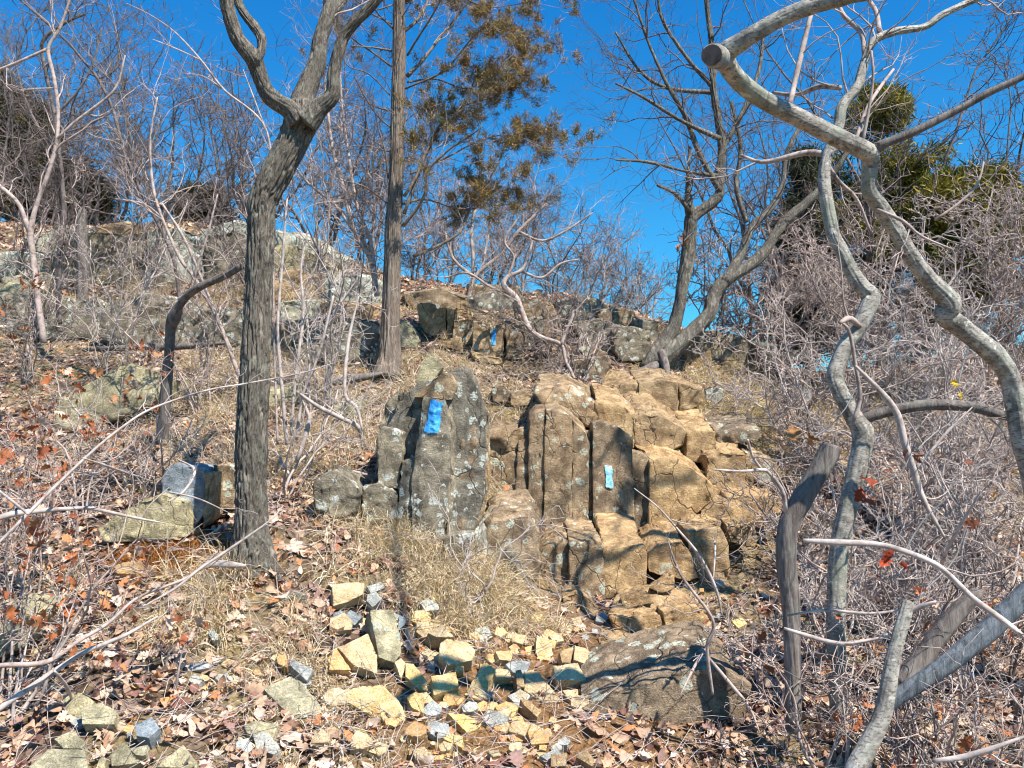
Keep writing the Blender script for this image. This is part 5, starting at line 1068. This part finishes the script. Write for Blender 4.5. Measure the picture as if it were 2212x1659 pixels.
# thicket on the right
GR = 'bare shrubs of the right thicket'
RT = [
 (1560,790,1.3,.7,6,8.6,'twigd','shrub on the golden grass directly right of the twin oak'),(1660,790,1.6,.7,7,8.6,'twig','shrub on the golden grass left of the crooked tree'),
 (1760,800,1.6,.6,6,8.4,'twig','tall shrub behind the upper half of the crooked tree'),(1860,800,1.8,.6,6,8.2,'twigp','tall shrub between the crooked tree and the arching trunk'),
 (1960,810,2.1,.6,8,8.0,'twig','tall shrub behind the horizontal grey limb'),(2060,810,2.2,.6,8,8.0,'twig','tall shrub in front of the olive evergreen'),
 (2150,820,2.3,.6,8,7.8,'twig','tall shrub near the right edge below the evergreen'),(2250,830,2.1,.6,7,7.6,'twigp','tall shrub cut by the right edge'),
 (1740,900,1.3,.7,6,6.8,'twig','shrub between the terraces and the crooked tree'),
 (1830,960,1.5,.7,7,6.2,'twigp','pale shrub behind the broken trunk'),(1940,980,1.7,.7,8,6.0,'twigp','dense shrub below the horizontal grey limb'),
 (2050,980,1.8,.7,9,5.8,'twigp','pale dense shrub right of the horizontal limb'),(2160,1000,1.8,.7,9,5.6,'twigp','dense shrub at the right edge at mid height'),
 (1720,1100,.9,.8,6,5.4,'twig','low shrub at the right foot of the terraces'),(1900,1120,1.2,.8,8,4.9,'twigp','pale shrub between the two right trunks'),
 (2020,1140,1.3,.8,9,4.7,'twig','brown shrub right of the two trunks at mid height'),(2140,1150,1.4,.8,9,4.5,'twigp','pale shrub at the right edge below mid height'),
 (1780,1300,.8,.9,7,4.2,'twigp','low pale shrub between the bases of the two right trunks'),
 (1920,1330,.9,.9,8,3.9,'twig','low brown shrub behind the broken sapling'),(2060,1340,.9,.9,8,3.8,'twigp','low pale shrub behind the blue-grey log'),
 (2190,1350,1.0,.9,8,3.7,'twigd','low dark shrub at the right edge above the log'),(1680,1450,.5,1.0,6,3.7,'twigp','ankle-high twiggy shrub right of the big dark slab'),
 (1790,1560,.5,1.1,6,3.2,'twig','ankle-high shrub at the bottom between the trunks'),(1960,1620,.5,1.1,7,3.0,'twigd','dark twiggy shrub at the bottom behind the broken sapling'),
 (2120,1620,.6,1.1,7,2.9,'twig','twiggy shrub in the bottom right corner'),(2060,1500,.7,1.1,6,3.2,'twigp','pale twiggy shrub just above the blue-grey log')]
for i, (px, py, H, W, n_, Y, mat, lab) in enumerate(RT):
    shrub('thicket_shrub', 'bare '+lab, px, py, H, W, n_, Y, mat, 7, 4, 3, GR, lean=(random.uniform(-.5, .3), -.1), wander=.36, L1=.5 if Y > 5 else .38, leaf=(10 if Y < 6 else 0), rb=.009 if Y > 5 else .007, rmin=.0006+.0004*Y)
# background trees at the right
GT = 'leafless trees beyond the right crest'
for (px, py, H, Y, W, lab) in [(1700,780,4.6,10.2,.35,'leafless tree beyond the crest left of the crooked tree'),(1850,780,5.0,10.5,.35,'leafless tree beyond the crest right of the crooked tree'),
 (2000,780,5.2,10.3,.35,'leafless tree in front of the evergreens, upper right'),(2160,790,5.0,10,.35,'leafless tree near the right edge beside the evergreen'),(1620,790,4.2,10.8,.4,'leafless tree just behind the twin oak'),(2280,800,5,9.5,.4,'leafless tree at the right edge, top corner')]:
    shrub('bare_tree', lab, px, py, H, W, 3, Y, 'twigd', 5, 4, 3, GT, 'tree', .034, 1.0, rmin=.0036, wander=.32)

# evergreens
def evergreen(label, px, ptop, pbot, halfw, Y, n, pal, seed, name='evergreen_tree'):
    top = P(px, ptop, Y); bot = P(px, pbot, Y); bot[2] = min(bot[2], G1(bot[0], bot[1])); H = top[2]-bot[2]; Wd = halfw*Y/FPX
    tr = np.array([[*(bot+(top-bot)*t), .09*(1-t)+.012] for t in np.linspace(0, 1, 8)])
    T = thing(name, label, 'tree', bot); trunk_mesh('trunk', tr, M['cedar'], T, 20, .08, .006, (6, 2), .05, seed)
    m = 70; t = RNG.uniform(.18, .97, m); az = RNG.uniform(0, 6.283, m)
    prof = np.clip(1.15*np.sin(np.pi*np.clip(t, 0, 1)**.75)**.7, .08, 1)*Wd*(1+.35*noise(np.stack([np.cos(az)*1.2, np.sin(az)*1.2, t*4], -1), seed))
    st = bot+(top-bot)*t[:, None]; d = np.stack([np.cos(az), np.sin(az), .35+.5*t], -1)
    p, r = grow(st, d, prof, np.full(m, .022), np.full(m, .003), 8, .12, .05); b = Bag(); v, f = tubes(p, r, 5); b.add(v, f)
    s2_, d2_, r2_, pi = children(p, r, 12, (.4, 1.0), .25, 1); p2, r2 = grow(s2_, d2_, prof[pi]*RNG.uniform(.15, .4, len(pi)), np.full(len(pi), .006), np.full(len(pi), .002), 5, .2, .12); v, f = tubes(p2, r2, 3); b.add(v, f)
    finish(b, 'branches', M['cedar'], T)
    k = noise(p2[:, -1]*1.6, seed+3) > -.25; o = sprays(p2[k], n, .10, 9, pal, .011, .075).build('crown', M['needle'], T); o['kind'] = 'stuff'
EV = [(.21,.20,.025),(.12,.135,.025),(.29,.25,.03),(.07,.085,.02),(.30,.21,.035)]
EVD = [(.07,.065,.025),(.05,.06,.025),(.11,.085,.03),(.14,.10,.03)]
evergreen('broad olive-green evergreen beyond the thicket at the right', 2060, 370, 800, 130, 10.0, 7500, EV, 91)
evergreen('taller dark evergreen just behind the kinked trunk top', 1905, 200, 800, 115, 11.5, 6500, EV, 92)
evergreen('dark blue-green evergreen left of the crooked tree', 1745, 330, 790, 85, 11.5, 4000, [(.05,.06,.03),(.08,.08,.025),(.04,.05,.028)], 93)
evergreen('dark brownish cedar at the left edge of the picture', 25, 180, 620, 110, 13, 4200, EVD, 94)
evergreen('small brownish cedar on the left skyline behind the stump', 170, 390, 540, 100, 13.6, 2600, EVD, 95)
evergreen('low dark cedar on the skyline left of the forked oak', 440, 430, 540, 70, 14.2, 1500, EVD, 96)

# single hanging leaves
for c, s, col_, lab in [((2070,835,3.2),.06,(.6,.42,.04),'bright yellow leaf hanging in the right thicket'),((2203,545,2.6),.07,(.6,.5,.42),'pale curled leaf at the right edge beside the evergreen'),
   ((1985,1290,2.7),.06,(.55,.2,.1),'single red-brown leaf caught above the broken sapling'),((1980,975,3.2),.07,(.5,.16,.06),'dark red leaf in the thicket right of the kinked trunk'),((1478,520,7.3),.13,(.42,.2,.12),'reddish leaf cluster stuck to the left trunk of the twin oak'),
   ((1745,955,3.2),.085,(.5,.24,.09),'orange oak leaf hanging by the top of the broken trunk'),((1870,1060,3.3),.11,(.36,.07,.03),'large dark red oak leaf in front of the kinked trunk'),((1940,1210,2.7),.075,(.5,.08,.03),'crimson oak leaf among pale twigs at right')]:
    nl = 3; cpt = P(*c)+RNG.normal(size=(nl, 3))*s*.28; v, f, cc = leaves(cpt, RNG.normal(size=(nl, 3))*.7+np.array([.3, -.5, .5]), np.full(nl, s*.85), np.full(nl, .5), np.array([col_]*nl)*RNG.uniform(.55, 1.05, (nl, 1)), 1); tp_, tr_ = grow(P(*c)[None], np.array([[.6, .2, .5]]), np.array([.3]), np.array([.003]), np.array([.0018]), 7, .15, .1); tv, tf = tubes(tp_, tr_, 5); f = [f, tf+len(v)]; cc = np.vstack([cc, np.full((len(tv), 3), .3)]); v = np.vstack([v, tv])
    tag(mesh_np('oak_leaf', v, f, M['leaf'], col=cc, origin=P(*c)), lab, 'leaf')

# tree behind the viewer at right that throws the curved shadow across the trail
def shadow_caster(traces, t, mat='beech'):
    return [np.array([[*(hit(a[0], a[1])+SUN*t), a[2]*hit(a[0], a[1])[1]/FPX] for a in tr]) for tr in traces]
wsh = [(1310,900,7),(1325,950,12),(1318,985,12),(1350,1025,13),(1372,1055,15),(1350,1100,14),(1325,1150,13)]
def wp(px, py): return P(px, py, Yw)
l = np.array([[*(wp(a[0], a[1])+SUN*5.0), a[2]*.8*Yw/FPX] for a in wsh])
l2_ = np.array([[*(wp(a[0], a[1])+SUN*5.0), a[2]*.8*Yw/FPX] for a in [(1372,1055,8),(1430,1060,6),(1500,1045,5)]])
b1 = l[-1, :3].copy(); b1 = np.array([b1[0]+.25, b1[1]-.1, G1(b1[0]+.25, b1[1]-.1)])
T = thing('bare_tree', 'crooked bare tree beyond the right edge that shades the rock wall', 'tree', b1)
trunk_mesh('trunk', np.vstack([[*b1, .07], [b1[0], b1[1], b1[2]+(l[-1, 2]-b1[2])*.6, .06], l[::-1]]), M['beech'], T, 20, .04, .002, (4, 2), .08, 82)
trunk_mesh('limb', l2_, M['beech'], T, 12, .04, .002, (4, 2), .08, 83)
bg = Bag(); sprout(bg, [l, l2_], 4, .8, 4, .5, 3, .5, .002, .009, .25, .05, .1); finish(bg, 'twigs', M['twig'], T)

# ------------------------------------------------------------------ light and sky
w = bpy.data.worlds.new('World'); sc.world = w; w.use_nodes = True; nt = w.node_tree; nt.nodes.clear()
el = math.asin(SUN[2]); az = math.atan2(SUN[0], SUN[1])
sky = nt.nodes.new('ShaderNodeTexSky'); sky.sky_type = 'NISHITA'; sky.sun_disc = False; sky.sun_elevation = el; sky.sun_rotation = az; sky.ozone_density = 3.0; sky.air_density = 1.0; sky.dust_density = .2
mx = nt.nodes.new('ShaderNodeMix'); mx.data_type = 'RGBA'; mx.blend_type = 'MULTIPLY'; mx.inputs[0].default_value = 1
tcn = nt.nodes.new('ShaderNodeTexCoord'); sx = nt.nodes.new('ShaderNodeSeparateXYZ'); rp = nt.nodes.new('ShaderNodeValToRGB')
rp.color_ramp.elements[0].position = .05; rp.color_ramp.elements[0].color = (.32, 1.12, 1.28, 1); rp.color_ramp.elements[1].position = .55; rp.color_ramp.elements[1].color = (.06, .92, 1.6, 1)
nt.links.new(tcn.outputs['Generated'], sx.inputs[0]); nt.links.new(sx.outputs['Z'], rp.inputs[0]); nt.links.new(rp.outputs[0], mx.inputs[7])
bgn = nt.nodes.new('ShaderNodeBackground'); bgn.inputs[1].default_value = .07; out = nt.nodes.new('ShaderNodeOutputWorld')
nt.links.new(sky.outputs[0], mx.inputs[6]); nt.links.new(mx.outputs[2], bgn.inputs[0]); nt.links.new(bgn.outputs[0], out.inputs[0])
sl_ = bpy.data.lights.new('sun', 'SUN'); sl_.energy = 5; sl_.angle = D2R(.5); sl_.color = (1, .93, .82); so = bpy.data.objects.new('sun', sl_); COL.objects.link(so)
so.rotation_euler = Vector(SUN).to_track_quat('Z', 'Y').to_euler(); so.location = (6, -5, 9)
vs = sc.view_settings; vs.view_transform = 'Standard'; vs.look = 'None'; vs.gamma = 1; vs.exposure = .95; vs.use_curve_mapping = False
sc.cycles.filter_width = 1.1; sc.cycles.max_bounces = 3; sc.cycles.diffuse_bounces = 2; sc.cycles.transparent_max_bounces = 4
for o in bpy.data.objects:
    if '_o' in o: del o['_o']
